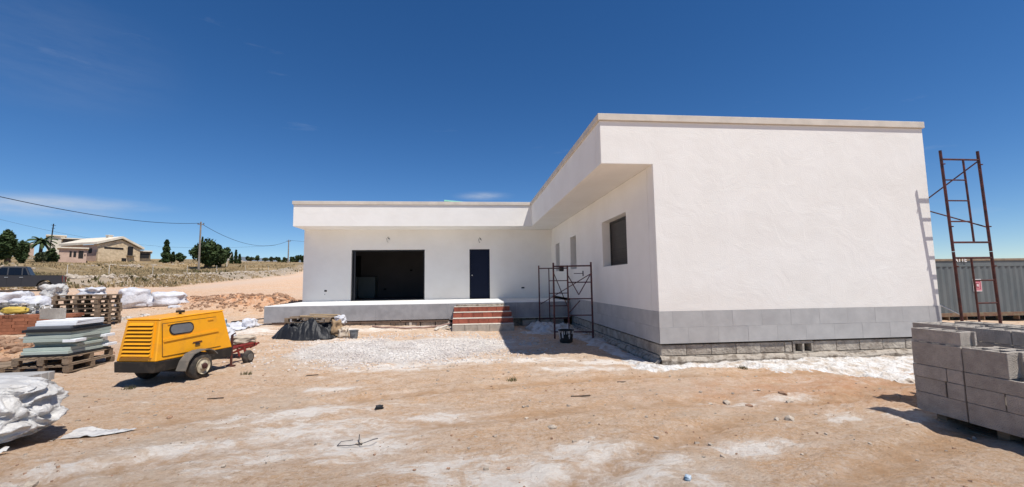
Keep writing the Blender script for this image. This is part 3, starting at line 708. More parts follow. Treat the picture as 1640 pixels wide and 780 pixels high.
for h, a, b, c, d_, m_, rz in ((.06, -.58, .56, -.46, .5, 'foam_green', 0), (.06, -.52, .6, -.44, .52, 'foam_green', .02), (.05, -.35, .42, -.48, .44, 'foam_green', -.02), (.05, -.4, .45, -.4, .42, 'foam_green', .01),
    (.06, -.56, .6, -.45, .5, 'foam_green', .03), (.06, -.55, .58, -.47, .5, 'foam_green', .0), (.06, -.5, .62, -.45, .5, 'foam_green', -.03), (.05, -.58, .6, -.47, .52, 'black_film', .02),
    (.05, -.5, .5, -.35, .5, 'grey_plastic', .06), (.06, -.42, .42, -.42, .4, 'foam_white', .05), (.04, -.40, .43, -.42, .4, 'foam_white', .07)):
    foam(a, b, c, d_, z, h, m_, rz); z += h
for k, (zz, sx) in enumerate(((.24, -.55), (.25, .3), (.06, .38))): foam(sx, sx+.32, -.56, -.3, zz, .055, 'foam_white', .05)
cb = put(block_mesh(.4, .12, .2, 2, False), 'concrete_block', None, L2(.0, .2, .27+z+.002), (R(0), 0, er-R(12)))
tag(cb, 'single grey concrete block standing on top of the white foam board', 'concrete block')

# drape: rounded cloth-like heap
def drape(name, cx, cy, hx, hy, h, mt, seed, rz=0, skirt=.12, wr=.035, n_=70, pw=5., zb=None, flare=.0, fold=9.):
    zb = gz(cx, cy)-.02 if zb is None else zb
    vs = []; fs = []
    for i in range(n_+1):
        for j in range(n_+1):
            a = (i/n_*2-1); b = (j/n_*2-1)
            sq = max(abs(a), abs(b)); 
            ang = math.atan2(b, a)
            # square to rounded-square radius
            rr = sq; x, y = a, b
            if sq > 0:
                l_ = math.hypot(a, b)/sq; k_ = 1-.55*(1-1/l_); x, y = a*k_, b*k_
            top_ = max(0, 1-max(0, (rr-.62)/.38))
            hh = h*(1-(1-top_)**1.7) if rr < 1 else 0
            e = (rr-.62)/.38 if rr > .62 else 0
            fd = math.sin(ang*fold+seed+2.5*mnoise.noise(Vector((x*2, y*2, seed))))*.5+mnoise.noise(Vector((x*4, y*4, seed+3)))
            d1 = mnoise.fractal(Vector((x*hx*3.2, y*hy*3.2, seed)), 1., 2., 4)
            rad = 1+e*(fd*.07)+flare*e*e*(.5+.5*math.sin(ang*3+seed))
            rdg = abs(mnoise.noise(Vector((x*hx*2.6+3, y*hy*2.6, seed+7))))
            vs.append((x*hx*rad, y*hy*rad, max(.004, hh+wr*d1*(.35+hh/h)-(rdg*wr*2.2 if hh > .02 else 0)+(.01*math.sin(ang*fold*2))*e)))
    for i in range(n_):
        for j in range(n_): a = i*(n_+1)+j; fs.append((a, a+n_+1, a+n_+2, a+1))
    o = MB().add(vs, fs).build(name, M[mt], smooth=True); o.location = (cx, cy, zb); o.rotation_euler = (0, 0, rz)
    return o
def flatsheet(name, pts, mt, seed, h=.03, n_=26):
    # pts: four corners, bilinear patch with wrinkles lying on the ground
    vs = []; fs = []
    for i in range(n_+1):
        for j in range(n_+1):
            a, b = i/n_, j/n_
            x = (pts[0][0]*(1-a)+pts[1][0]*a)*(1-b)+(pts[3][0]*(1-a)+pts[2][0]*a)*b; y = (pts[0][1]*(1-a)+pts[1][1]*a)*(1-b)+(pts[3][1]*(1-a)+pts[2][1]*a)*b
            x += .04*mnoise.noise(Vector((a*6, b*6, seed))); y += .04*mnoise.noise(Vector((a*6, b*6, seed+5)))
            vs.append((x, y, hz(x, y)+.012+h*(abs(mnoise.fractal(Vector((x*5, y*5, seed)), 1, 2, 4)))*1.6))
    for i in range(n_):
        for j in range(n_): a = i*(n_+1)+j; fs.append((a, a+n_+1, a+n_+2, a+1))
    return MB().add(vs, fs).build(name, M[mt], smooth=True)
tag(flatsheet('plastic_scrap', [(-7.95, -2.68), (-7.35, -2.50), (-7.32, -2.42), (-7.95, -2.35)], 'plastic_white', 2, .02), 'pale grey plastic scrap lying flat on the earth beside the draped sheet', 'plastic scrap')
pallet((-9.05, -2.75, gz(-8.6, -2.6)-.03), R(8), 'wooden pallet showing beneath the plastic-wrapped load at the lower left')
# long grey lintels behind it
for k in range(4):
    o = MB().box(-1.9, 0, 0, .11, 0, .17).build('lintel', M['grey_concrete'], bevel=.006); o.location = (-10.62+.01*k, -.12+.122*k, gz(-10.9, .1)-.03); o.rotation_euler = (0, 0, R(3+random.uniform(-.4, .4)))
    tag(o, 'long grey concrete lintel, %s of four lying side by side on the ground' % ('nearest', 'second nearest', 'second farthest', 'farthest')[k], 'lintel', 'grey concrete lintels')
# pale kerb pieces left of the foam stack
for k, (x, y, a, l_) in enumerate(((-13.9, 3.55, 5, 1.2), (-12.95, 3.75, 9, .9))):
    o = MB().box(-l_/2, l_/2, -.1, .1, 0, .2).build('kerb_stone', M['grey_concrete'], bevel=.01); o.location = (x, y, gz(x, y)-.02); o.rotation_euler = (R(3), 0, R(a))
    tag(o, ('pale grey kerb piece at the left edge beside the dirt mound', 'pale grey kerb piece between the brick pile and the foam boards')[k], 'kerb')
# bricks
def brick_pile(x, y, rz, nx_, ny, nz2, label):
    t = empty('brick_stack', (x, y, gz(x, y)), rz, label, 'brick stack')
    me = MB().box(-.12, .12, -.055, .055, 0, .082).mesh('brick', M['brown_brick'], bevel=.003)
    for i in range(nx_):
        for j in range(ny):
            for k in range(nz2):
                if 0 < i < nx_-1 and 0 < j < ny-1 and k < nz2-1: continue
                if k == nz2-1 and random.random() < .25: continue
                put(me, 'brick', t, (i*.25-nx_*.125+random.uniform(-.008, .008)+(.06 if k % 2 else 0), j*.12, k*.086), (0, 0, random.uniform(-.03, .03)))
brick_pile(-15.9, 5.2, R(18), 11, 4, 6, 'long low stack of red-brown clay bricks under the rubble at the left edge')

# bags
def bag(name, cx, cy, sx, sy, sz, mt, seed, rz=0, wr=.10, zb=None, sq=.55, n1=44, n2=30, sag=.15, rx=0, fold=0.):
    vs = []; fs = []
    for i in range(n2+1):
        ph = -PI/2+PI*i/n2
        for j in range(n1):
            th = 2*PI*j/n1
            f_ = lambda c, p: math.copysign(abs(c)**p, c)
            x = f_(math.cos(ph), sq)*f_(math.cos(th), sq+.1); y = f_(math.cos(ph), sq)*f_(math.sin(th), sq+.1); z = f_(math.sin(ph), sq)
            k = 1+sag*(.3-z)*.5
            p = Vector((x, y, z)); d1 = mnoise.fractal(p*1.6+Vector((seed, 0, 0)), 1, 2, 4); d2 = abs(mnoise.noise(Vector((th*2.2+seed, z*1.2, seed))))
            q_ = 1+wr*(d1-.9*d2)
            if fold:
                w1_ = mnoise.noise(p*2.2+Vector((0, seed, 0)))
                q_ -= fold*(abs(mnoise.noise(Vector(((x*1.0+z*.8)*5+w1_*1.5, y*1.6, seed))))+.5*abs(mnoise.noise(Vector((x*2.5, (z*1.2-x*.5)*8+w1_*2, seed+4)))))
            vs.append((x*k*q_*sx/2, y*k*q_*sy/2, (z*(1+wr*.8*d1)+1)*sz/2))
    for i in range(n2):
        for j in range(n1): fs.append((i*n1+j, i*n1+(j+1) % n1, (i+1)*n1+(j+1) % n1, (i+1)*n1+j))
    o = MB().add(vs, fs).build(name, M[mt], smooth=True)
    o.location = (cx, cy, (gz(cx, cy) if zb is None else zb)-.03); o.rotation_euler = (rx, 0, rz); return o
o = bag('plastic_sheet', -9.02, -2.86, 2.2, 1.05, .64, 'plastic_white', 4.2, R(6), wr=.05, zb=gz(-8.8, -2.9)+.05, sq=.55, n1=320, n2=130, sag=.1, fold=.16); tag(o, 'crumpled greyish white plastic wrapped round a pallet load at the lower left edge', 'plastic wrap')
tag(flatsheet('plastic_sheet', [(-8.9, -3.75), (-8.0, -3.42), (-7.95, -3.1), (-8.9, -3.3)], 'plastic_white', 6, .10), 'loose end of grey plastic hanging down to the ground below the wrapped load', 'plastic sheet')
tag(bag('big_bag', -18.05, 12.4, 1.15, 1.0, .9, 'bag_white', 1.3, R(30), wr=.2), 'bulging white big bag of rubble just right of the pallet stacks', 'big bag', None)
tag(bag('big_bag', -17.0, 12.9, 1.35, 1.0, .72, 'bag_white', 5.3, R(38), wr=.24), 'slumped white big bag of rubble behind the yellow compressor', 'big bag', None)
tag(bag('sack', -16.2, 12.1, .5, .35, .2, 'bag_white', 9, R(10), wr=.2), 'small white sack lying in front of the slumped big bag', 'sack')
tag(bag('big_bag', -20.4, 9.9, 1.1, 1.0, .85, 'bag_white', 2.3, R(40), wr=.25), 'white woven big bag leaning over the rubble at the left', 'big bag')
tag(bag('big_bag', -18.5, 8.5, .95, .9, .80, 'bag_white', 7.7, R(20), wr=.2), 'bluish white big bag between the rubble and the pallet stack', 'big bag')
tag(bag('plastic_bag', -19.1, 9.9, .8, .6, .5, 'plastic_white', 3.1, R(0), wr=.4, zb=gz(-19.1, 9.9)+.62), 'crumpled clear plastic bundle on top of the rubble beside the pickup', 'plastic bundle')
tag(bag('plastic_bag', -17.9, 10.1, .9, .5, .34, 'bag_white', 6.1, R(0), wr=.5, zb=gz(-17.9, 10.1)+.68), 'torn white plastic wrap behind the top of the tall pallet stack', 'plastic wrap')
tag(bag('sack', -17.3, 6.7, .55, .32, .2, 'sack_yellow', 4.4, R(20), wr=.2, zb=gz(-17.3, 6.7)+.42), 'yellow cement sack lying on the white rubble', 'sack')
# shared lump meshes for stones
def stone_mesh(name, seed, mt, r=1.):
    bm = bmesh.new(); bmesh.ops.create_icosphere(bm, subdivisions=1, radius=r)
    for v_ in bm.verts: v_.co *= 1+.55*mnoise.noise(v_.co*1.7+Vector((seed*3.1, seed, 0))); v_.co.z *= .6
    me = bpy.data.meshes.new(name); bm.to_mesh(me); bm.free(); me.materials.append(M[mt]); return me
def scatter(name, pts, sizes, mt, squash=.6, sub=0, lift=.15):
    """many loose stones joined in one real mesh"""
    bm = bmesh.new(); bmesh.ops.create_icosphere(bm, subdivisions=1, radius=1) if sub else bmesh.ops.create_cube(bm, size=1.5)
    bv = np.array([v_.co[:] for v_ in bm.verts]); bf = [tuple(v_.index for v_ in f_.verts) for f_ in bm.faces]; bm.free()
    n_ = len(pts); rs = np.random.RandomState(len(pts)); k = len(bv)
    jit = 1+.45*(rs.rand(n_, k, 1)-.5)
    ang = rs.rand(n_)*6.28; til = (rs.rand(n_)-.5)*1.0
    V = bv[None]*jit*np.array(sizes)[:, None, None]*(np.array([1, .75, squash])*(1+.3*(rs.rand(n_, 1, 3)-.5)))
    c, s_ = np.cos(til)[:, None], np.sin(til)[:, None]; y = V[..., 1]*c-V[..., 2]*s_; z = V[..., 1]*s_+V[..., 2]*c; V[..., 1] = y; V[..., 2] = z
    c, s_ = np.cos(ang)[:, None], np.sin(ang)[:, None]; x = V[..., 0]*c-V[..., 1]*s_; y = V[..., 0]*s_+V[..., 1]*c; V[..., 0] = x; V[..., 1] = y
    V = V+np.array(pts)[:, None, :]; V[..., 2] += np.array(sizes)[:, None]*lift
    F = (np.array(bf)[None]+np.arange(n_)[:, None, None]*k).reshape(-1, len(bf[0]))
    o = put(np_mesh(name, V.reshape(-1, 3), F, M[mt], False), name); o['kind'] = 'stuff'; return o
rs = np.random.RandomState(3)
def surf(x, y): return [(a, b, hz(a, b)) for a, b in zip(x, y)]
# rubble heap with white chunks at the far left
n_ = 900; hx_ = rs.normal(0, 1.2, n_); hy_ = rs.normal(0, .75, n_)
pts = []
for a, b in zip(hx_, hy_):
    x = -18.0+a; y = 7.3+b+.35*a; pts.append((x, y, gz(x, y)+max(0, .62-.22*(a*a+b*b*2.2))*rs.rand()**.35))
o = scatter('rubble', pts, list(.03+.10*rs.rand(n_)**2.2), 'spilled_plaster', .5); tag(o, None, None)
n_ = 500; o = scatter('rubble', [(x, y, z_) for (x, y, z_) in [(p[0]+rs.normal(0, .2), p[1]+rs.normal(0, .2), p[2]) for p in pts[:n_]]], list(.03+.09*rs.rand(n_)**2), 'fender_grey', .5)
n_ = 260; o = scatter('rubble', surf(-13.9+rs.normal(0, .5, n_), 3.2+rs.normal(0, .35, n_)), list(.02+.07*rs.rand(n_)**2), 'dirt_clod')
# dirt clods on the mounds
pts = []
for cx, cy, rx, ry, hh in MOUNDS:
    k = int(260*rx); pts += surf(cx+rs.normal(0, rx*.6, k), cy+rs.normal(0, ry*.7, k))
scatter('dirt_clods', pts, list(.02+.09*rs.rand(len(pts))**2.5), 'dirt_clod', .7, 1)
# yard gravel and loose pebbles
n_ = 9000; x = rs.normal(-4.9, 1.35, n_); y = rs.normal(3.1, 1.15, n_)
ok = (y < 5.7) & (y > .6) & (fbm(x*1.1, y*1.1, 3) > .34); x, y = x[ok], y[ok]
scatter('gravel', surf(x, y), list(.010+.020*rs.rand(len(x))**1.6), 'gravel', .7)
n_ = 5200; x = rs.uniform(-13, 6, n_); y = -7.2+16*rs.rand(n_)**1.3
ok = ~((x > -.2) & (y > -.2)) & ~((x > -10.4) & (y > 7.0)) & (fbm(x*.8+4, y*.8, 3) > .40); x, y = x[ok], y[ok]
scatter('pebbles', surf(x, y), list(.004+.024*rs.rand(len(x))**5), 'pale_rock', .6)
n_ = 2600; x = rs.uniform(-12, 5, n_); y = -7+12*rs.rand(n_)
ok = ~((x > -.2) & (y > -.2)) & (fbm(x*.9+14, y*.9+3, 3) > .47); x, y = x[ok], y[ok]
scatter('crumbs', surf(x, y), list(.004+.014*rs.rand(len(x))**3), 'dirt_clod', .7)

# ------------------------------------------------------------------ yellow towed compressor
CX, CY, CA = -8.61, .19, R(-13)
comp = empty('compressor', (CX, CY, gz(CX, CY)), CA, 'yellow two-wheeled towed air compressor with louvred end and oval side window', 'compressor')
def hexa(lo, hi):
    mb = MB(); return mb.add(list(lo)+list(hi), [(0,3,2,1),(4,5,6,7),(0,1,5,4),(1,2,6,5),(2,3,7,6),(3,0,4,7)])
yb0, yb1, xb = -.67, .87, .355
zb_, zt0, zt1 = .405, 1.045, 1.10
lo = [(-xb, yb0, zb_), (xb, yb0, zb_), (xb, yb1, zb_), (-xb, yb1, zb_)]
hi = [(-xb+.06, yb0+.08, zt0), (xb-.05, yb0+.08, zt0), (xb-.05, yb1-.20, zt1), (-xb+.05, yb1-.20, zt1)]
body = hexa(lo, hi).build('body', M['yellow_paint'], comp, bevel=.014)
hi2 = [(-xb+.053, yb0+.072, zt0), (xb-.043, yb0+.072, zt0), (xb-.043, yb1-.19, zt1), (-xb+.043, yb1-.19, zt1)]
mb = MB(); mb.add([(x, y, z+.002) for x, y, z in hi2]+[(x*.97, y*.985, z+.022) for x, y, z in hi2], [(0,3,2,1),(4,5,6,7),(0,1,5,4),(1,2,6,5),(2,3,7,6),(3,0,4,7)]); mb.build('roof', M['yellow_paint'], comp, bevel=.004)
# louvres on the sloping end
def endpt(a, b, off=0.):   # a -1..1 across, b 0..1 up on the end face
    y = yb0+.08*b; z = zb_+(zt0-zb_)*b; xx = a*(xb-.055*b)
    n_ = Vector((0, -(zt0-zb_), .08)).normalized(); return Vector((xx, y, z))+n_*off
fr = MB()
a0, a1, b0, b1 = -.72, .72, .12, .93
fr.add([endpt(a0, b0, .003), endpt(a1, b0, .003), endpt(a1, b1, .003), endpt(a0, b1, .003)], [(0, 1, 2, 3)]); fr.build('grille_opening', M['black_hole'], comp)
for k in range(9):
    bb = b0+.02+(b1-b0-.06)*k/8.2
    mb = MB(); p = [endpt(a0, bb, .004), endpt(a1, bb, .004), endpt(a1, bb+.058, .004), endpt(a0, bb+.058, .004), endpt(a0, bb-.012, .034), endpt(a1, bb-.012, .034), endpt(a1, bb+.046, .016), endpt(a0, bb+.046, .016)]
    mb.add(p, [(0,3,2,1),(4,5,6,7),(0,1,5,4),(1,2,6,5),(2,3,7,6),(3,0,4,7)]); mb.build('louvre', M['yellow_paint'], comp)
for sx in (-1, 1):
    mb = MB(); p = [endpt(sx*.74, .1, .002), endpt(sx*.80, .1, .002), endpt(sx*.80, .95, .002), endpt(sx*.74, .95, .002)]; q_ = [endpt(sx*.74, .1, .022), endpt(sx*.80, .1, .022), endpt(sx*.80, .95, .022), endpt(sx*.74, .95, .022)]
    mb.add(p+q_, [(0,3,2,1),(4,5,6,7),(0,1,5,4),(1,2,6,5),(2,3,7,6),(3,0,4,7)]); mb.build('grille_frame', M['yellow_paint'], comp)
# side doors with oval window, rib, latch and hinges, both sides
def sidept(sx, y, z, off=0.):
    b_ = (z-zb_)/(zt0-zb_); x = xb-.045*b_
    n_ = Vector((sx*(zt0-zb_), 0, .045)).normalized(); return Vector((sx*x, y, z))+n_*off
def slab(pts2, sx, o0, o1, name, mt, parent, bev=0):
    n_ = len(pts2); mb = MB(); vs = [sidept(sx, y, z, o0) for y, z in pts2]+[sidept(sx, y, z, o1) for y, z in pts2]
    mb.add(vs, [tuple(range(n_)), tuple(range(2*n_-1, n_-1, -1))]+[(i, (i+1) % n_, (i+1) % n_+n_, i+n_) for i in range(n_)])
    return mb.build(name, M[mt], parent, bevel=bev)
for sx in (1, -1):
    dr = slab([(-.55, .475), (.58, .475), (.48, 1.0), (-.55, .975)], sx, .0045, .013, 'side_door', 'yellow_paint', comp, .003)
    slab([(-.562, .463), (.592, .463), (.492, 1.012), (-.562, .987)], sx, .0005, .004, 'door_gap', 'black_steel', comp)
    slab([(-.55, .70), (.54, .745), (.535, .775), (-.55, .735)], sx, .0125, .03, 'rib', 'yellow_paint', dr, .004)
    for yh in (-.42, .36): slab([(yh-.06, .958), (yh+.06, .962), (yh+.06, .985), (yh-.06, .98)], sx, .0125, .026, 'hinge', 'yellow_paint', dr)
    ov = [( -.22+.075*math.cos(t)+(.13 if math.cos(t) > 0 else -.13), .875+.072*math.sin(t)) for t in np.linspace(0, 2*PI, 25)[:-1]]
    ov2 = [(-.22+.1*math.cos(t)+(.13 if math.cos(t) > 0 else -.13), .875+.094*math.sin(t)) for t in np.linspace(0, 2*PI, 25)[:-1]]
    ws = slab(ov2, sx, .0125, .02, 'window_seal', 'black_steel', dr); slab(ov, sx, .0205, .0235, 'window', 'grey_plastic', dr)
    slab([(.03, .56), (.13, .565), (.10, .60), (.05, .60)], sx, .0125, .03, 'latch', 'black_steel', dr)
    slab([(-.02, .60), (.18, .605), (.16, .625), (0, .62)], sx, .0125, .022, 'latch_guard', 'rust_red', dr)
# exhaust on top, chassis, axle, wheels, mudguards, drawbar
MB().box(-.06, .06, -.03, .03, 1.12, 1.16).tube((0, 0, 1.07), (0, 0, 1.13), .02).build('exhaust_cap', M['black_steel'], comp, loc=(.05, .02, 0))
MB().prism([(-xb+.002, .24), (xb-.002, .24), (xb+.012, .402), (-xb-.012, .402)], yb0-.015, yb1-.01).build('chassis', M['black_steel'], comp, bevel=.006)
MB().tube((-.5, 0, .26), (.5, 0, .26), .03).box(-.3, .3, -.1, .1, .14, .24).build('axle', M['black_steel'], comp)
for sx in (1, -1):
    prof = [(.14, -.07), (.205, -.068), (.226, -.048), (.232, -.02), (.232, .02), (.226, .048), (.205, .068), (.14, .07)]
    ty = MB().lathe(prof, 28, Matrix.Translation((sx*.475, 0, .226)) @ Matrix.Rotation(R(90), 4, 'Y')).build('wheel', M['rubber'], comp, smooth=True)
    rm = MB().lathe([(.05, -.02), (.12, -.02), (.135, .028), (.118, .008), (.08, .016), (.06, .03), (.03, .03)], 24, Matrix.Translation((sx*.548, 0, .226)) @ Matrix.Rotation(sx*R(90), 4, 'Y')).build('rim', M['rim'], ty, smooth=False)
    MB().lathe([(.045, 0), (.045, .05), (.02, .06)], 12, Matrix.Translation((sx*.56, 0, .226)) @ Matrix.Rotation(sx*R(90), 4, 'Y')).build('hub_cap', M['rust_red'], ty)
    for k in range(5):
        t = 2*PI*k/5; MB().tube((sx*.55, .062*math.cos(t), .226+.062*math.sin(t)), (sx*.585, .062*math.cos(t), .226+.062*math.sin(t)), .009, n=6).build('wheel_nut', M['chrome'], ty)
    pr = [(-.36, .21), (-.30, .36), (-.20, .46), (-.06, .495), (.10, .495), (.20, .465), (.29, .39)]
    mb = MB(); vs = [(sx*x_, y, z) for y, z in pr for x_ in (.40, .575)]; n_ = len(pr)
    vs += [(sx*x_, y*.97, z-.014) for y, z in pr for x_ in (.40, .575)]
    fs = [(2*i, 2*i+1, 2*i+3, 2*i+2) for i in range(n_-1)]+[(2*n_+2*i, 2*n_+2*i+2, 2*n_+2*i+3, 2*n_+2*i+1) for i in range(n_-1)]+[(2*i+1, 2*n_+2*i+1, 2*n_+2*i+3, 2*i+3) for i in range(n_-1)]
    mb.add(vs, fs).build('mudguard', M['fender_grey'], comp)
MB().tube((-.2, .85, .32), (0, 1.55, .33), .028).tube((.2, .85, .32), (0, 1.55, .33), .028).tube((0, 1.5, .33), (0, 1.85, .33), .035).build('drawbar', M['machine_red'], comp)
MB().tube((.26, .97, .05), (.26, .97, .62), .022).tube((.26, .97, .62), (.33, .97, .66), .012).box(.2, .32, .92, 1.02, .02, .05).build('prop_stand', M['rust_red'], comp)
jw = MB().lathe([(.07, -.045), (.115, -.045), (.135, -.02), (.135, .02), (.115, .045), (.07, .045)], 20, Matrix.Translation((.30, 1.36, .135)) @ Matrix.Rotation(R(90), 4, 'Y')).build('jockey_wheel', M['rubber'], comp, smooth=True)
MB().lathe([(.02, -.03), (.068, -.03), (.068, .03), (.02, .03)], 14, Matrix.Translation((.335, 1.36, .135)) @ Matrix.Rotation(R(90), 4, 'Y')).build('rim', M['fender_grey'], jw)
MB().tube((.26, 1.36, .135), (.2, 1.36, .34), .02).tube((.2, 1.36, .34), (0, 1.4, .34), .02).build('jockey_arm', M['machine_red'], comp)

# red frame trolley with sacks, tray and bundle behind the compressor
TX, TY = -8.80, 2.2; tz = gz(TX, TY)
tro = empty('site_trolley', (TX, TY, tz), R(10), 'low red metal frame trolley loaded with sacks just behind the compressor drawbar', 'trolley')
mb = MB()
for y in (-.22, .22): mb.tube((-.45, y, .2), (.5, y, .22), .024); mb.tube((.3, y, .02), (.25, y, .2), .02); mb.tube((.1, y, .08), (.55, y, .24), .02); mb.tube((-.4, y, .02), (-.35, y, .2), .02)
for x in (-.45, -.1, .25, .5): mb.tube((x, -.22, .2), (x, .22, .2), .02)
mb.build('frame', M['machine_red'], tro)
MB().prism([(-.40, .23), (.05, .23), (.16, .33), (-.46, .33)], -.22, .22).build('tray', M['black_steel'], tro, bevel=.01)
MB().box(.18, .5, -.2, .18, .235, .31).build('motor_cover', M['machine_red'], tro, bevel=.015)
MB().box(-.08, .12, -.24, -.2, .08, .19).build('motor_cover', M['machine_red'], tro, bevel=.01)
tag(bag('sack', TX+.3, TY-.02, .5, .4, .16, 'paper_sack', 3.3, R(20), wr=.3, zb=tz+.31), 'dusty beige sack slumped on the red trolley frame', 'sack')
tag(bag('sack', TX-.12, TY+.0, .52, .42, .30, 'bag_white', 8.3, R(0), wr=.35, zb=tz+.34), 'white sack propped on the black tray behind the compressor', 'sack')
tag(bag('bundle', TX-.38, TY+.3, .34, .32, .26, 'blue_plastic', 5.5, 0, wr=.4, zb=tz+.56), 'blue and white crumpled plastic bundle on top of the drum behind the compressor', 'plastic bundle')
tag(MB().lathe([(.15, 0), (.17, .02), (.175, .3), (.17, .56), (.15, .58)], 18).build('drum', M['paper_sack'], smooth=False, loc=(TX-.38, TY+.3, tz-.01)), 'dusty beige drum under the blue and white bundle behind the compressor', 'drum')

# ------------------------------------------------------------------ black tarpaulin heap in front of the terrace
o = drape('tarpaulin', -8.1, 4.98, .86, .66, .43, 'black_film', 11.3, R(2), wr=.14, flare=.16, n_=120, fold=3); tag(o, 'black plastic tarpaulin draped over a heap in front of the terrace', 'tarpaulin')
pallet((-8.05, 5.2, gz(-8.1, 5.5)+.38), R(-3), 'weathered pallet resting on top of the black tarpaulin heap', None, missing=(1,))
for k, (x, y, z_, l_, a, b_) in enumerate(((-7.85, 4.9, .61, .9, 25, 4), (-8.35, 5.1, .61, .7, -14, -3), (-7.75, 5.2, .64, .8, 8, 3))):
    o = MB().box(-l_/2, l_/2, -.05, .05, 0, .025).build('board', M['wood_new' if k % 2 == 0 else 'wood_weathered'], bevel=.003); o.location = (x, y, z_); o.rotation_euler = (0, R(b_), R(a))
    tag(o, ('loose pale board lying askew at the right of the pallet on the tarpaulin', 'short grey board at the left of the pallet on the tarpaulin', 'loose board sloping behind the others on the tarpaulin heap')[k], 'board')
tag(bag('paper_sack', -7.28, 4.85, .34, .34, .50, 'cardboard', 2.2, R(15), wr=.35), 'torn brown paper sack standing at the right end of the black tarpaulin', 'paper sack')
tag(bag('paper_sack', -7.08, 4.75, .28, .26, .30, 'paper_sack', 6.2, R(0), wr=.4), 'crumpled pale paper sack between the brown sack and the small grey tub', 'paper sack')
tag(bag('paper_sack', -7.22, 4.95, .3, .3, .26, 'bag_white', 7.9, R(0), wr=.4, zb=gz(-7.2, 5.0)+.36), 'crumpled white wrapper on top of the torn brown paper sack', 'wrapper')
def tub(x, y, r, h, mt, label, splat=0):
    t = empty('tub', (x, y, hz(x, y)-.005), random.uniform(0, 3), label, 'tub')
    MB().lathe([(r*.78, 0), (r*.8, .01), (r*.97, h-.02), (r*1.05, h-.015), (r*1.05, h), (r*.93, h), (r*.76, .02)], 24).build('shell', M[mt], t, smooth=False)
    for s_ in (-1, 1): MB().path([(s_*r*1.03, -.06, h-.02), (s_*r*1.1, -.05, h-.09), (s_*r*1.1, .05, h-.09), (s_*r*1.03, .06, h-.02)], .009).build('handle', M[mt], t)
    if splat:
        mb = MB()
        for k in range(34):
            a = random.uniform(0, 2*PI); z1 = h-.02; z0 = z1-random.uniform(.05, .3)*h*2.2; z0 = max(z0, .03); w_ = random.uniform(.01, .03)
            f_ = lambda z: r*(.8+.17*z/h)+.004
            vs = [(f_(z)*math.cos(a+q_*w_/r), f_(z)*math.sin(a+q_*w_/r), z) for z in (z0, z1) for q_ in (-1, 1)]
            mb.add([*vs], [(0, 1, 3, 2)])
        mb.build('plaster_drips', M['spilled_plaster'], t)
    return t
tub(-6.80, 4.75, .125, .24, 'grey_plastic', 'small grey tub with upright sides standing beside the paper sacks')
tub(-1.06, 3.25, .205, .33, 'black_steel', 'black mortar tub streaked with white plaster under the low scaffold', 1)

# hose / pipe lying along the terrace
mb = MB(); pts = []
for k in range(41):
    t = k/40; x = -6.7+2.6*t; y = 6.62-.1*math.sin(t*5)-.25*t+.38*t*t; pts.append((x, y, hz(x, y)+.035+(.12*max(0, t-.75)*4 if t > .75 else 0)))
mb.path(pts, .026); tag(mb.build('pipe', M['hose'], smooth=False), 'long pinkish brown pipe lying along the foot of the terrace', 'pipe')
o = MB().box(-.9, .9, -.06, .06, 0, .05).build('kerb_stone', M['mortar'], bevel=.01); o.location = (-5.2, 6.75, hz(-5.2, 6.75)); o.rotation_euler = (0, 0, R(2)); tag(o, 'pale mortar strip lying on the ground behind the long pipe', 'mortar strip')
for k, (x, y, a, l_) in enumerate(((-4.45, 6.6, 40, .4), (-4.3, 6.3, -20, .3), (-4.6, 6.2, 70, .25))):
    o = MB().box(-l_/2, l_/2, -.05, .05, 0, .03).build('board', M['mortar'], bevel=.004); o.location = (x, y, hz(x, y)+.02); o.rotation_euler = (R(8), R(-12), R(a))
    tag(o, ('broken mortar slab at the left foot of the brick steps', 'small mortar chip in front of the left foot of the steps', 'flat mortar piece left of the brick steps, nearest the gravel')[k], 'mortar piece')
# white sheets and mortar at the left corner of the terrace
tag(flatsheet('plastic_sheet', [(-11.9, 6.0), (-10.5, 6.1), (-10.35, 7.2), (-11.4, 7.7)], 'bag_white', 3, .07), 'crumpled white sheet spread on the ground at the left corner of the terrace', 'plastic sheet')
tag(bag('sack', -10.55, 6.75, .42, .3, .3, 'bag_white', 9.1, R(10), wr=.35), 'small white sack heaped against the left corner of the terrace', 'sack')
o = MB().box(-.5, .5, -.09, .09, 0, .03).build('board', M['black_steel'], bevel=.004); o.location = (-11.2, 8.0, hz(-11.2, 8.0)+.06); o.rotation_euler = (0, R(-4), R(12)); tag(o, 'dark board lying on the dirt behind the white sheet at the terrace corner', 'board')

# spilled white plaster along the walls
def spill(x0, x1, y0, y1, fn, st, hmax, name='spilled_plaster'):
    gx = np.arange(x0, x1, st); gy = np.arange(y0, y1, st); XX, YY = np.meshgrid(gx, gy)
    m_ = fn(XX, YY)+(fbm(XX*2.3, YY*2.3, 6, .7)-.5)*1.7-.08
    ZZ = np.array([[hz(a, b) for a, b in zip(r1, r2)] for r1, r2 in zip(XX, YY)])
    hh = hmax*sm(.0, .8, m_)*(.25+1.2*fbm(XX*4.3, YY*4.3, 5, .7))+.008*sm(0, .12, m_)-.010
    V = np.stack([XX.ravel(), YY.ravel(), (ZZ+hh).ravel()], 1); ny_, nx_ = XX.shape
    i_ = (np.arange(ny_-1)[:, None]*nx_+np.arange(nx_-1)[None]).ravel(); F = np.stack([i_, i_+1, i_+nx_+1, i_+nx_], 1)
    F = F[(m_.ravel()[F] > 0).all(1)]
    us_, inv = np.unique(F, return_inverse=True); o = put(np_mesh(name, V[us_], inv.reshape(F.shape), M['spilled_plaster']), name); o['kind'] = 'stuff'; return o
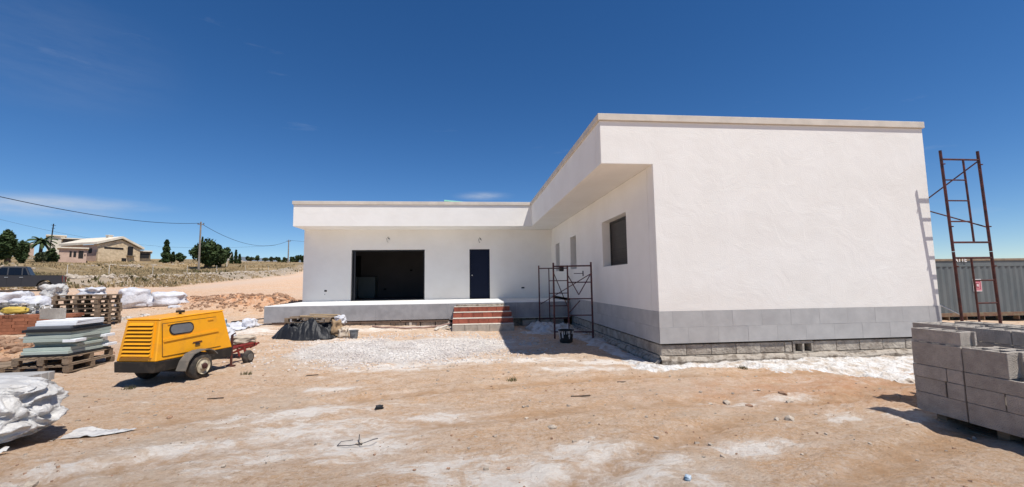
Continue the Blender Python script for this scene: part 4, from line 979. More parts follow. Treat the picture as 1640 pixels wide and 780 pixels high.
def seg(XX, YY, pts):   # soft distance to a polyline with per-point radius
    best = np.full(XX.shape, -9.)
    for (ax, ay, ar), (bx, by, br) in zip(pts[:-1], pts[1:]):
        dx, dy = bx-ax, by-ay; t = np.clip(((XX-ax)*dx+(YY-ay)*dy)/(dx*dx+dy*dy), 0, 1)
        d_ = np.hypot(XX-ax-t*dx, YY-ay-t*dy); best = np.maximum(best, 1-d_/(ar+t*(br-ar)))
    return best
spill(-1.2, 6.3, -2.6, .1, lambda a, b: np.maximum(seg(a, b, [(-.25, -.25, .42), (.5, -.12, .16), (1.2, -.22, .25), (1.9, -.35, .55), (2.8, -.55, .85), (3.8, -.6, .95), (5.9, -.5, .8)]), seg(a, b, [(2.6, -1.3, .2), (3.3, -1.6, .42), (4.6, -1.7, .3)])), .025, .05)
spill(-3.4, .0, -.6, 7.0, lambda a, b: np.maximum.reduce([seg(a, b, [(-.2, .1, .35), (-.3, 1.2, .28), (-.25, 2.4, .3), (-.35, 3.6, .5), (-.55, 4.6, .5)]), seg(a, b, [(-.6, 5.3, .8), (-1.6, 5.5, .5)])]), .025, .035)
spill(-2.2, -.1, 4.6, 7.1, lambda a, b: seg(a, b, [(-.9, 5.9, .9), (-1.3, 6.3, .7)]), .04, .26)

# ------------------------------------------------------------------ scaffolds
def pole(mb, a, b, r=.024): mb.tube(a, b, r, r, 10)
def frame_parts(t, p0, p1, zb, zt, inner=.4, side=1, rungs=4, mt='maroon_pipe', top_gap=.1, vee=False, lean=(0, 0)):
    """one H frame between ground points p0 and p1 with a partial inner pole carrying rungs"""
    P = lambda s, z: Vector((p0[0]+(p1[0]-p0[0])*s, p0[1]+(p1[1]-p0[1])*s, z))+Vector((lean[0], lean[1], 0))*((z-zb)/(zt-zb))
    for s in (0, 1): MB().tube(P(s, zb), P(s, zt), .025, .025, 10).build('pole', M[mt], t, smooth=False)
    z_hi, z_lo = zt-top_gap, zb+.18
    MB().tube(P(0, z_hi), P(1, z_hi), .02).build('rung', M[mt], t); MB().tube(P(0, z_lo), P(1, z_lo), .02).build('rung', M[mt], t)
    MB().tube(P(inner, z_lo+.01), P(inner, z_hi-.01), .018).build('inner_pole', M[mt], t)
    for k in range(1, rungs+1):
        z = z_lo+(z_hi-z_lo)*k/(rungs+1); a, b = (inner, 1) if side > 0 else (0, inner)
        MB().tube(P(a, z), P(b, z), .015).build('rung', M[mt], t)
    if vee:
        zm = z_hi-(z_hi-z_lo)*.44
        MB().tube(P(inner, z_hi-.25), P(inner+(1-inner)*.45, zm), .013).tube(P(1, z_hi-.2), P(inner+(1-inner)*.45, zm), .013).build('brace', M[mt], t)
        MB().tube(P(inner, z_lo+.5), P(inner+(1-inner)*.5, z_lo+.85), .013).build('brace', M[mt], t)
    for s in (0, 1):
        for z in (zt-.28, zb+.5): MB().tube(P(s, z), P(s, z)+Vector((0, -.06, -.01)), .012).build('brace_pin', M[mt], t)
t = empty('scaffold', (-.7, 5.2, gz(-.7, 5.2)), 0, 'low rusty maroon scaffold of two frames standing in the shaded corner by the steps', 'scaffold')
def shift(t):      # children were built in world space: express them under the empty
    for c in [o for o in bpy.data.objects if o.parent == t]: c.location = c.location-t.location
zg_ = -.04
frame_parts(t, (-1.23, 3.9), (-.22, 3.68), zg_, 2.04, .38, 1, 3, vee=True)
frame_parts(t, (-1.14, 7.02-.06), (-.14, 6.9), .06, 2.08, .35, 1, 3)
MB().tube((-1.2, 3.95, 1.72), (-.16, 6.86, .62), .013).build('brace', M['maroon_pipe'], t); MB().tube((-.25, 3.74, 1.7), (-1.1, 6.9, .75), .013).build('brace', M['maroon_pipe'], t)
MB().box(-1.06, -.94, 3.86, 3.95, 1.8, 1.95).build('clamp', M['black_steel'], t, bevel=.01)
shift(t)
t = empty('scaffold', (6.4, -.3, -.1), 0, 'tall rusty scaffold of two stacked frames rising beside the right corner of the house', 'scaffold')
zt_ = 4.05; P0, P1 = (6.13, -.22), (6.98, -.22)
frame_parts(t, P0, P1, -.1, 2.0, .45, 1, 3, top_gap=.12, mt='rust_red', lean=(-.10, -.04))
frame_parts(t, (P0[0]-.1, P0[1]-.04), (P1[0]-.1, P1[1]-.04), 2.01, zt_, .58, -1, 3, top_gap=.18, lean=(-.12, -.05), mt='maroon_pipe')
frame_parts(t, (6.35, 1.6), (7.2, 1.6), -.1, 2.0, .45, 1, 3, top_gap=.12, mt='rust_red')
frame_parts(t, (6.35, 1.6), (7.2, 1.6), 2.01, zt_-.1, .58, -1, 3, top_gap=.18)
MB().tube((6.77, -.3, 3.85), (6.4, 1.58, 2.55), .014).build('brace', M['maroon_pipe'], t); MB().tube((6.8, -.28, 2.5), (6.4, 1.58, 3.5), .014).build('brace', M['maroon_pipe'], t)
MB().tube((6.13, -.2, .75), (6.4, 1.58, 1.5), .01).build('brace', M['chrome'], t)
shift(t)

# ------------------------------------------------------------------ shipping container
ctx0, ctx1, cty, ctz = 13.2, 25.2, 8.35, -.34
con = empty('shipping_container', (ctx0, cty, ctz), R(-.6), 'dark grey corrugated shipping container with rusty rails behind the tall scaffold', 'container')
CL = ctx1-ctx0
def corr(x0, x1, z0, z1, name='corrugated_panel'):
    p = [(0, 0), (.07, 0), (.105, .036), (.175, .036), (.21, 0)]; vs = []; x = x0
    pts = []
    while x < x1:
        for a, b in p[:4]: pts.append((min(x+a, x1), b))
        x += .28 if True else .21
    pts.append((x1, 0))
    n_ = len(pts); V = [(a, b, z0) for a, b in pts]+[(a, b, z1) for a, b in pts]
    return MB().add(V, [(i, i+1, i+1+n_, i+n_) for i in range(n_-1)]).build(name, M['container_grey'], con, fix=True) if False else MB().add(V, [(i, i+1, i+1+n_, i+n_) for i in range(n_-1)])
nb = 10
for k in range(nb):
    a, b = .16+(CL-.32)*k/nb, .16+(CL-.32)*(k+1)/nb
    put(corr(a, b-.002, .32, 2.26).mesh('corrugated_panel', M['container_grey'], fix=False), 'corrugated_panel', con, (0, .03, 0))
MB().box(.16, CL-.16, .025, .06, 2.26, 2.50).build('upper_strip', M['container_grey'], con)
MB().box(0, CL, -.01, .1, 2.50, 2.59).build('top_rail', M['container_rail'], con, bevel=.008)
MB().box(.16, CL-.16, .01, .09, .16, .318).build('bottom_rail', M['container_rust'], con, bevel=.006)
for k in range(14): MB().box(.7+k*.82, .74+k*.82, .0, .2, .0, .155).build('cross_member', M['container_rust'], con)
for x in (0, CL-.158): MB().box(x, x+.158, 0, .16, 0, 2.498).build('corner_post', M['container_rust'], con, bevel=.01)
MB().box(.01, CL-.01, .1, 2.43, .16, 2.56).build('shell', M['container_grey'], con)
sg = MB().box(0, .40, -.004, .0, 0, .52).build('sign', M['sign_white'], con, loc=(4.47, .022, 1.20), label='pink and maroon square sign')
MB().box(.015, .385, -.008, -.0045, .03, .49).build('sign_panel', M['sign_pink'], sg)
mb = MB()
for a, b, c, d_ in ((.055, .345, .09, .115), (.055, .345, .405, .43), (.055, .08, .115, .405), (.32, .345, .115, .405), (.12, .20, .16, .36), (.2, .27, .16, .2), (.2, .27, .32, .36)): mb.box(a, b, -.011, -.0085, c, d_)
mb.build('sign_emblem', M['sign_maroon'], sg); 
mb = MB()
for a, b, c, d_ in ((.16, .185, .2, .32), (.185, .25, .29, .315), (.185, .24, .245, .268), (.22, .245, .2, .245)): mb.box(a, b, -.014, -.0115, c, d_)
mb.build('sign_letter', M['sign_white'], sg)
def text(s_, size, loc, rot, mt, parent, name='lettering', ext=.004, bold=0):
    cu = bpy.data.curves.new(name, 'FONT'); cu.body = s_; cu.size = size; cu.extrude = ext; cu.offset = bold
    tmp = bpy.data.objects.new('tmp', cu); C.objects.link(tmp); dg = bpy.context.evaluated_depsgraph_get(); me = bpy.data.meshes.new_from_object(tmp.evaluated_get(dg))
    bpy.data.objects.remove(tmp); me.materials.clear(); me.materials.append(M[mt]); o = put(me, name, parent, loc, rot); return o
text('ATTE', .24, (3.68, -.016, 2.46), (R(90), 0, 0), 'sign_white', con, bold=.006)
# heap of things under its right end
o = MB().prism([(-.25, 0), (.3, 0), (.3, .32)], -.02, .02).build('board', M['wood_new'], bevel=.004); o.location = (19.2, 7.3, gz(19.2, 7.3)+.2); o.rotation_euler = (0, 0, R(5)); tag(o, 'yellowish triangular board leaning by the container at the right edge', 'board')

# ------------------------------------------------------------------ countryside: helpers for things far away
def at(u, s):
    d = fw+rt*((u-820)/FPX)-up*((430-390)/FPX); d.z = 0; d.normalize(); return CAM.x+d.x*s, CAM.y+d.y*s
def zat(u, v, s):
    d = fw+rt*((u-820)/FPX)-up*((v-390)/FPX); return CAM.z+d.z*s/math.hypot(d.x, d.y)
def look(u):
    d = fw+rt*((u-820)/FPX); return math.atan2(d.x, d.y)      # heading from +y, clockwise

# dark pickup truck parked on the track
s_t = 42.; tx, ty = at(24, s_t); tzz = gz(tx, ty)
tk = empty('pickup_truck', (tx, ty, tzz-.15), R(35), 'dark grey double-cab pickup truck parked at the far left behind the rubble', 'pickup truck')
Wd = .9; tk.scale = (.84, 1, 1)
def arch(cx, r, n_=9): return [(cx+r*math.cos(PI*k/n_), .42+r*math.sin(PI*k/n_)) for k in range(n_+1)]
low = [(-2.62, .48), (-2.66, .75), (-2.60, 1.02), (-1.45, 1.12), (-1.2, 1.14), (2.62, 1.12), (2.66, .62), (2.62, .5), (2.15, .45)]+arch(1.72, .43)+[(1.2, .42), (-1.1, .42)]+arch(-1.52, .43)+[(-2.05, .44)]
b = MB().prism(low, -Wd, Wd).build('body', M['truck_paint'], tk, bevel=.02)
MB().box(1.02, 2.56, -.74, .74, 1.118, 1.135).build('bed_floor', M['black_hole'], tk)
for y in (-Wd+.07, Wd-.07): MB().box(1.0, 2.6, y-.06, y+.06, 1.121, 1.15).build('bed_rail', M['black_steel'], tk)
MB().box(2.55, 2.63, -.8, .8, 1.0, 1.145).build('tailgate', M['truck_paint'], tk, bevel=.01)
cab_lo = [(-1.28, 1.12), (.98, 1.12)]; cab_hi = [(-.55, 1.68), (.72, 1.70)]
mb = MB(); mb.add([(-1.28, -.86, 1.125), (.98, -.86, 1.125), (.98, .86, 1.125), (-1.28, .86, 1.125), (-.50, -.70, 1.70), (.70, -.70, 1.71), (.70, .70, 1.71), (-.50, .70, 1.70)], [(0,3,2,1),(4,5,6,7),(0,1,5,4),(1,2,6,5),(2,3,7,6),(3,0,4,7)])
cab = mb.build('cab', M['truck_paint'], tk, bevel=.03)
for sy in (-1, 1):
    for (p0, p1, p2, p3) in (((-1.08, 1.16), (-.22, 1.16), (-.22, 1.62), (-.50, 1.62)), ((-.15, 1.16), (.50, 1.16), (.48, 1.62), (-.15, 1.62)), ((.56, 1.16), (.84, 1.16), (.66, 1.60), (.55, 1.60))):
        f_ = lambda p, o: (p[0], sy*(.862-(p[1]-1.125)/.58*.16+o), p[1])
        mb = MB(); P_ = [f_(p, .002) for p in (p0, p1, p2, p3)]+[f_(p, .012) for p in (p0, p1, p2, p3)]
        mb.add(P_, [(0,3,2,1),(4,5,6,7),(0,1,5,4),(1,2,6,5),(2,3,7,6),(3,0,4,7)]).build('side_window', M['car_glass'], cab)
    MB().box(-1.0, -.80, sy*1.0-.1, sy*1.0+.1, 1.16, 1.34).build('mirror', M['chrome'], tk, bevel=.03)
    for x in (-.32, .42): MB().box(x, x+.18, sy*(Wd+.012)-.012, sy*(Wd+.012)+.012, 1.0, 1.035).build('door_handle', M['chrome'], tk)
    for x in (-1.05, -.2, .52): MB().box(x, x+.012, sy*(Wd+.001)-.003, sy*(Wd+.001)+.003, .5, 1.11).build('door_seam', M['black_hole'], tk)
    MB().box(2.6, 2.675, sy*.8-.09, sy*.8+.09, .72, 1.08).build('tail_light', M['tail_red'], tk, bevel=.01)
    MB().box(-2.67, -2.55, sy*.7-.15, sy*.7+.15, .8, .98).build('headlight', M['chrome'], tk, bevel=.02)
    for x in (-1.52, 1.72):
        wl = MB().lathe([(.2, -.12), (.34, -.12), (.37, -.08), (.37, .08), (.34, .12), (.2, .12)], 24, Matrix.Translation((x, sy*.79, .37)) @ Matrix.Rotation(R(90), 4, 'X')).build('wheel', M['rubber'], tk, smooth=False)
        MB().lathe([(.05, -.1), (.22, -.1), (.22, .1), (.05, .1)], 12, Matrix.Translation((x, sy*.83, .37)) @ Matrix.Rotation(R(90), 4, 'X')).build('rim', M['fender_grey'], wl)
MB().box(2.6, 2.74, -.85, .85, .48, .62).build('bumper', M['chrome'], tk, bevel=.02)
mb = MB().add([(-1.2, -.74, 1.17), (-1.2, .74, 1.17), (-.58, .64, 1.645), (-.58, -.64, 1.645), (-1.215, -.74, 1.18), (-1.215, .74, 1.18), (-.595, .64, 1.655), (-.595, -.64, 1.655)], [(0,1,2,3),(7,6,5,4),(0,4,5,1),(1,5,6,2),(2,6,7,3),(3,7,4,0)]); mb.build('windscreen', M['car_glass'], cab)

# trees
def leafmesh(name, P, size, mt, seed=0, tri=False, droop=0):
    rs = np.random.RandomState(seed); n_ = len(P); P = np.asarray(P)
    a = rs.normal(size=(n_, 3)); a /= np.linalg.norm(a, axis=1)[:, None]; b = rs.normal(size=(n_, 3)); b -= (a*b).sum(1)[:, None]*a; b /= np.linalg.norm(b, axis=1)[:, None]
    s_ = size*(.5+rs.rand(n_, 1)); V = np.stack([P-a*s_, P-b*s_*.6, P+a*s_, P+b*s_*.6], 1)
    return np_mesh(name, V.reshape(-1, 3), np.arange(n_*4).reshape(-1, 4), M[mt], False)
def tree(name, u, s, v0, v1, wpx, mt, label, cat='tree', shape='round', n=2600, seed=1, leaf=.22, trunk=.12, group=None, clumps=26):
    x, y = at(u, s); zb = gz(x, y); ang = math.atan((u-820)/FPX); dep = s*math.cos(ang)
    zt = zat(u, v0, s); H = zt-zb; Wm = wpx*dep/FPX*math.cos(ang); rs = np.random.RandomState(seed)
    t = empty(name, (x, y, zb-.1), 0, label, cat, group)
    P = []
    if shape == 'cone':
        for k in range(n):
            h = rs.rand(); r = Wm/2*(1-h)**.55*(.35+.65*(h > .06))*math.sqrt(rs.rand())*(1+.25*math.sin(h*23+seed)); a = rs.rand()*6.28; P.append((r*math.cos(a), r*math.sin(a), .1+H*h*.99))
    elif shape == 'palm':
        pass
    else:
        cs = []
        for k in range(clumps):
            d_ = rs.normal(size=3); d_ /= np.linalg.norm(d_); d_ *= (.35+.6*rs.rand()); cs.append((d_[0]*Wm/2*.8, d_[1]*Wm/2*.8, H*(.56+d_[2]*.40), (.16+.14*rs.rand())))
        for k in range(n):
            c_ = cs[rs.randint(len(cs))]; d_ = rs.normal(size=3); d_ /= np.linalg.norm(d_); d_ *= rs.rand()**.4*c_[3]
            P.append((c_[0]+d_[0]*Wm*.75, c_[1]+d_[1]*Wm*.75, max(.1, c_[2]+d_[2]*H*.75)))
    put(leafmesh('crown', P, leaf, mt, seed), 'crown', t)
    mb = MB(); mb.tube((0, 0, -.2), (.02*H, 0, H*.55), trunk*1.3, trunk*.6, 7)
    if shape == 'round':
        for c_ in cs[:7]: mb.tube((.01*H, 0, H*.25), c_[:3], trunk*.5, trunk*.15, 5)
    mb.build('trunk', M['bark'], t); return t
tree('carob_tree', 330, 92, 385, 424, 64, 'leaf_dark', 'large dense dark green tree just right of the nearer utility pole', n=5200, seed=4, leaf=.26, trunk=.3, clumps=46)
tree('carob_tree', 352, 96, 391, 424, 40, 'leaf_dark', 'dark green spreading tree joined to the right side of the large dense tree', n=2400, seed=14, leaf=.26, trunk=.2)
tree('cypress_tree', 322, 108, 379, 420, 7, 'leaf_dark', 'slim cypress tip rising behind the large dense tree', 'cypress', 'cone', 900, 5, .16)
tree('cypress_tree', 265, 104, 384, 418, 17, 'leaf_dark', 'tall dark conical cypress standing alone left of the utility pole', 'cypress', 'cone', 3200, 6, .2)
tree('bush', 287, 104, 404, 417, 26, 'leaf_dark', 'low dark bush between the conical cypress and the large dense tree', 'bush', n=1300, seed=8, leaf=.2, clumps=12)
tree('bush', 274, 100, 402, 418, 12, 'leaf_mid', 'small dark green bush at the right foot of the conical cypress', 'bush', n=700, seed=9, leaf=.2, clumps=8)
for k, (u, v0, wp, lb) in enumerate(((370, 404, 7, 'small cypress nearest the large dense tree in the group of three'), (377, 400, 6, 'tallest and middle one of the three small cypresses right of the large tree'), (383, 407, 6, 'shortest and rightmost of the three small cypresses right of the large tree'))):
    tree('cypress_tree', u, 112, v0, 418, wp, 'leaf_dark', lb, 'cypress', 'cone', 700, 20+k, .2, group='three small cypresses right of the large tree')
tree('pine_tree', 10, 78, 369, 408, 48, 'leaf_dark', 'big dark pine tree at the left edge of the photo above the pickup', n=4200, seed=31, leaf=.26, trunk=.25, clumps=34)
tree('pine_tree', 32, 80, 384, 410, 26, 'leaf_dark', 'smaller dark tree at the right side of the big left-edge pine', n=1800, seed=32, leaf=.24, trunk=.2)
tree('bush', 84, 90, 399, 413, 30, 'leaf_mid', 'green bush growing below the white block of the farmhouse', 'bush', n=1200, seed=33, leaf=.2, clumps=10)
tree('bush', 64, 86, 402, 415, 20, 'leaf_olive', 'olive green bush at the foot of the palm', 'bush', n=900, seed=35, leaf=.2, clumps=10)
TTL = ['tiny round olive tree on the horizon, second from the left of the far row', 'tiny darker green tree third in the far row on the horizon', 'tiny green tree at the left end of the far row, nearest the cypresses', 'tiny olive tree on the horizon midway between cypresses and far pole', 'tiny olive tree on the horizon just past the middle of the far row', 'tiny dark tree on the horizon a little left of the far utility pole', 'tiny olive tree directly left of the far utility pole', 'tiny green tree on the horizon directly right of the far utility pole', 'tiny green tree second from the house corner in the far row', 'tiny dark tree on the horizon touching the left corner of the house']
k = 0
for (u, v0, wp, m_) in ((402, 411, 12, 'leaf_olive'), (412, 409, 10, 'leaf_mid'), (396, 409, 7, 'leaf_mid'), (424, 412, 12, 'leaf_olive'), (436, 411, 12, 'leaf_olive'), (447, 410, 12, 'leaf_dark'), (456, 412, 10, 'leaf_olive'), (467, 409, 12, 'leaf_mid'), (475, 407, 12, 'leaf_mid'), (483, 405, 10, 'leaf_dark')):
    tree('small_tree', u, 150, v0, 420, wp, m_, TTL[k], 'tree', n=420, seed=40+k, leaf=.32, clumps=8, group='tiny trees on the horizon left of the house'); k += 1
# palm beside the farmhouse
x, y = at(62, 88); zb = gz(x, y); pt = empty('palm_tree', (x, y, zb), 0, 'shaggy palm tree beside the white farmhouse block', 'palm'); H = zat(62, 386, 88)-zb
mb = MB(); mb.tube((0, 0, -.2), (.1, 0, H), .22, .17, 9); mb.build('trunk', M['bark'], pt)
rs = np.random.RandomState(77)
for k in range(22):
    a = k*2.4; el = .9-1.5*(k/22); L2_ = 1.7; vs = []; fs = []
    pr = Vector((.1, 0, H)); dirv = Vector((math.cos(a)*math.cos(el), math.sin(a)*math.cos(el), math.sin(el)))
    mb = MB(); side = dirv.cross(Vector((0, 0, 1))).normalized(); p = pr.copy()
    for j in range(7):
        q_ = p+dirv*(L2_/7); dirv = (dirv+Vector((0, 0, -.17))).normalized()
        for sd in (-1, 1): mb.add([p, q_, q_+side*sd*.32*(1-j/8)-Vector((0, 0, .16)), p+side*sd*.3*(1-j/9)-Vector((0, 0, .14))], [(0, 1, 2, 3)])
        p = q_
    mb.build('frond', M['leaf_mid'], pt)

# farmhouse group on the rise
fu, fs_ = 155, 108
fx, fy = at(fu, fs_); fz = gz(fx, fy)-.2
hd = look(fu); sc_ = fs_*math.cos(math.atan((fu-820)/FPX))/FPX         # metres per photo pixel, vertical
FR = -hd+R(30)                                                        # rotation of the local frame (x along the gable face)
Z_ = lambda v: zat(fu, v, fs_)-fz
farm = empty('stone_farmhouse', (fx, fy, fz), FR, 'old stone farmhouse with pale pitched roof and gable end on the rise at left', 'farmhouse')
gw = 6.9; ev = Z_(391); ap = Z_(381); base_l = -1.
MB().prism([(0, base_l), (gw, base_l), (gw, ev-.4), (gw*.52, ap), (0, ev)], 0, .4).build('gable_wall', M['stone_wall'], farm)
MB().box(0, .4, .4, 9.5, base_l, ev-.02).build('side_wall', M['pink_render'], farm); MB().box(gw-.4, gw, .4, 9.5, base_l, ev-.42).build('side_wall', M['stone_wall'], farm); MB().box(.4, gw-.4, 9.1, 9.5, base_l, ev).build('rear_wall', M['stone_wall'], farm)
rt_ = .18
r1 = MB().prism([(-.5, ev-.02), (gw*.52, ap+.25), (gw*.52, ap+.25+rt_*2.2), (-.5, ev+rt_*2.2)], -.4, 9.8).build('roof', M['roof_pale'], farm)
MB().prism([(gw*.52+.005, ap+.25), (gw+.5, ev-.5), (gw+.5, ev-.5+rt_*2.2), (gw*.52+.005, ap+.25+rt_*2.2)], -.4, 9.8).build('roof', M['roof_pale'], farm)
MB().box(gw*.4, gw*.4+.7, 2.2, 2.9, ap-.2, ap+.85).box(gw*.4-.1, gw*.4+.8, 2.1, 3.0, ap+.851, ap+.95).build('chimney', M['pale_render'], r1)
def fwin(a, b, c, d_, par=None, y=-.02, nm='window'): MB().box(a, b, y, y+.05, c, d_).build(nm, M['dark_opening'], par or farm)
fwin(gw*.68, gw*.68+.95, ev-1.75, ev-.05, nm='window'); fwin(gw*.55, gw*.55+.8, .45, 1.15); fwin(.9, gw*.58, ev-.75, ev-.40)
MB().box(gw*.68-.15, gw*.68+1.1, -.55, -.02, ev-1.95, ev-1.8).build('balcony', M['stone_dark'], farm)
for yy, z0, z1 in ((1.6, ev-1.6, ev-.7), (5.5, ev-1.6, ev-.8), (3.4, .3, 1.9)): MB().box(-.03, .02, yy, yy+.9, z0, z1).build('window', M['dark_opening'], farm)
# rear stone wing, white block and front annex, built in line-of-sight frames of their own
def block(name, u0, u1, s, v0, v1, dep, m_, label, cat, rz_off=0, roof=None, ps=()):
    x0_, y0_ = at(u0, s); x1_, y1_ = at(u1, s); w_ = math.hypot(x1_-x0_, y1_-y0_); a = math.atan2(y1_-y0_, x1_-x0_); zb = gz(x0_, y0_)-1.2
    t = empty(name, (x0_, y0_, zb), a, label, cat); h = zat((u0+u1)/2, v0, s)-zb
    MB().box(0, w_, 0, dep, 0, h).build('wall', M[m_], t)
    if roof: MB().box(-.25, w_+.25, -.35, dep+.2, h+.001, h+.22).build('roof', M[roof], t)
    for (a_, b_, c_, d_, nm) in ps:     # fractions of width, photo rows
        MB().box(a_*w_, b_*w_, -.04, .03, zat(u0, d_, s)-zb, zat(u0, c_, s)-zb).build(nm, M['dark_opening'], t)
    return t
block('white_house', 72, 100, 124, 378, 403, 6, 'pale_render', 'plain white rendered block behind the palm at the left of the farmhouse', 'house', roof='roof_pale', ps=((.28, .48, 396, 401, 'window'),))
block('stone_wing', 97, 130, 119, 383, 404, 5, 'stone_dark', 'dark stone wing with two small windows between white block and farmhouse', 'farmhouse wing', roof='roof_pale', ps=((.15, .27, 387, 392, 'window'), (.38, .5, 386, 391, 'window')))
block('farm_annex', 92, 137, 103, 398, 416, 4.5, 'pink_render', 'low pinkish annex with dark doorways in front of the farmhouse', 'annex', roof='roof_pale', ps=((.38, .46, 402, 411, 'door'), (.52, .62, 402, 411, 'door'), (.70, .88, 401, 413, 'door'), (.92, .96, 406, 409, 'window')))
block('farm_shed', 214, 240, 112, 403, 416, 6, 'stone_dark', 'low dark open shed with pale flat roof right of the farmhouse', 'shed', roof='pale_render', ps=((.05, .9, 406, 413, 'opening'),))
block('far_house', 37, 52, 130, 391, 400, 5, 'pink_render', 'small far building between the dark pine and the palm', 'house', roof='pale_render')
# pale leaning thing beside the large tree: a small flag-like white post
x, y = at(363, 100); MBo = MB().tube((0, 0, 0), (0, 0, 2.2), .07).prism([(0, 1.6), (.9, 2.6), (.3, 1.3)], -.02, .02); o = MBo.build('white_post', M['pale_render']); o.location = (x, y, gz(x, y)); tag(o, 'white post with a pale fin between the large tree and the small cypresses', 'post')

# utility poles and wires
def upole(u, s, v0, label, rad=.12, mt='pole_wood'):
    x, y = at(u, s); zb = gz(x, y); H = zat(u, v0, s)-zb
    t = empty('utility_pole', (x, y, zb), 0, label, 'utility pole'); MB().tube((0, 0, -.3), (0, 0, H), rad*1.25, rad*.8, 9).build('pole', M[mt], t)
    MB().box(-.45, .45, -.05, .05, H-.42, H-.32).build('crossarm', M['pole_wood'], t)
    for x_ in (-.4, 0, .4): MB().lathe([(.05, 0), (.07, .06), (.04, .14)], 8, Matrix.Translation((x_, 0, H-.32))).build('insulator', M['dark_opening'], t)
    return Vector((x, y, zb+H))
A = upole(318, 78, 355, 'nearer pale utility pole in front of the large dense tree')
B = upole(461, 118, 384, 'farther utility pole near the left corner of the white house', .13)
def wire(p, q_, sag, label, r=.022, n_=28):
    pts = [p.lerp(q_, k/n_)-Vector((0, 0, sag*4*(k/n_)*(1-k/n_))) for k in range(n_+1)]
    tag(MB().path(pts, r, 5).build('wire', M['wire_black']), label, 'wire')
x, y = at(-60, 46); wire(Vector((x, y, zat(-60, 303, 46))), A-Vector((0, 0, .2)), .75, 'heavy black cable sagging from the upper left to the nearer utility pole', .03)
x, y = at(520, 170); wire(A-Vector((0, 0, .25)), B-Vector((0, 0, .2)), 2.2, 'black cable sagging between the two utility poles', .03); wire(B-Vector((0, 0, .1)), Vector((x, y, zat(520, 386, 170))), .3, 'cable running from the farther utility pole behind the house', .03)
x, y = at(-30, 150); x2, y2 = at(250, 150); wire(Vector((x, y, zat(-30, 345, 150))), Vector((x2, y2, zat(250, 394, 150))), 1., 'thin distant cable above the farmhouse roofs', .022)
x3, y3 = at(440, 160); wire(Vector((x2, y2, zat(250, 395, 150))), Vector((x3, y3, zat(440, 393, 160))), .5, 'thin distant cable passing behind the dense tree', .022)
x, y = at(76, 100); z0_ = gz(x, y); H = zat(76, 358, 100)-z0_
am = empty('antenna_mast', (x, y, z0_), 0, 'dark lattice antenna mast rising left of the farmhouse', 'mast'); MB().tube((0, 0, 0), (.35, 0, H), .09, .07).build('mast', M['wire_black'], am); MB().tube((0, 0, H-.2), (.7, 0, H-.3), .03).tube((.1, 0, H-.7), (.6, 0, H-.75), .03).build('antenna', M['wire_black'], am)

# thin fence posts along the foot of the bank and by the road
FPL = ['above the tall pallet stack, the leftmost', 'above the left end of the yellow compressor', 'above the white big bag', 'left of the nearer utility pole', 'just right of the large dense tree', 'below the small cypresses', 'midway between tree group and far pole', 'just left of the far utility pole', 'at the foot of the far utility pole', 'right beside the left corner of the house']
k = 0
for u, s, v0 in ((108, 46, 447), (175, 47, 441), (245, 50, 438), (300, 56, 436), (347, 66, 434), (393, 76, 432), (430, 80, 431), (452, 84, 431), (456, 84.5, 431), (478, 88, 427)):
    x, y = at(u, s); zb = gz(x, y); o = MB().tube((0, 0, -.2), (0, 0, .95), .022, .022, 6).build('fence_post', M['pale_render']); o.location = (x, y, zb)
    tag(o, 'thin pale fence post on the grassy bank, ' + FPL[k], 'fence post', 'thin fence posts along the bank'); k += 1

# dry grass, weeds and stone lines on the banks
def tufts(name, n_, seed, mt, smin, smax, h0, h1, cond, blades=3):
    rs = np.random.RandomState(seed); u = rs.uniform(-20, 490, n_*3); s = smin*(smax/smin)**rs.rand(n_*3); P = np.array([at(a, b) for a, b in zip(u, s)])
    Dd = foot_d(P[:, 0], P[:, 1]); ok = cond(Dd, P[:, 0], P[:, 1]); P = P[ok][:n_]; h = rs.uniform(h0, h1, len(P))
    zz = np.array([hz(a, b) for a, b in P]); V = []
    for k in range(blades):
        a = rs.rand(len(P))*6.28; w_ = h*.35; lean = rs.normal(0, .35, (len(P), 2))*h[:, None]
        V.append(np.stack([np.c_[P[:, 0]-w_*np.cos(a), P[:, 1]-w_*np.sin(a), zz-.05], np.c_[P[:, 0]+w_*np.cos(a), P[:, 1]+w_*np.sin(a), zz-.05], np.c_[P[:, 0]+lean[:, 0], P[:, 1]+lean[:, 1], zz+h]], 1))
    V = np.concatenate(V).reshape(-1, 3); o = put(np_mesh(name, V, np.arange(len(V)).reshape(-1, 3), M[mt], False), name); o['kind'] = 'stuff'
tufts('dry_grass', 24000, 1, 'dry_grass', 34, 120, .06, .24, lambda D_, x, y: (D_ > .2) & (fbm(x*.22, y*.22, 4) > .44))
tufts('weeds', 900, 2, 'weed', 34, 120, .12, .4, lambda D_, x, y: (D_ > .2) & (fbm(x*.15+7, y*.15, 4) > .56))
rs = np.random.RandomState(5); pts = []
u = rs.uniform(-20, 490, 40000); s = 30*(130/30)**rs.rand(40000); P = np.array([at(a, b) for a, b in zip(u, s)]); Dd = foot_d(P[:, 0], P[:, 1])
okk = ((np.abs(Dd-2.6) < .45) | (np.abs(Dd-19.4) < .8) | (np.abs(Dd-42.8) < 1.0)) & (fbm(P[:, 0]*.3, P[:, 1]*.3, 3) > .42)
P = P[okk][:4200]; scatter('terrace_stones', surf(P[:, 0], P[:, 1]), list(.06+.24*rs.rand(len(P))**2.4), 'pale_rock', .6, 1)
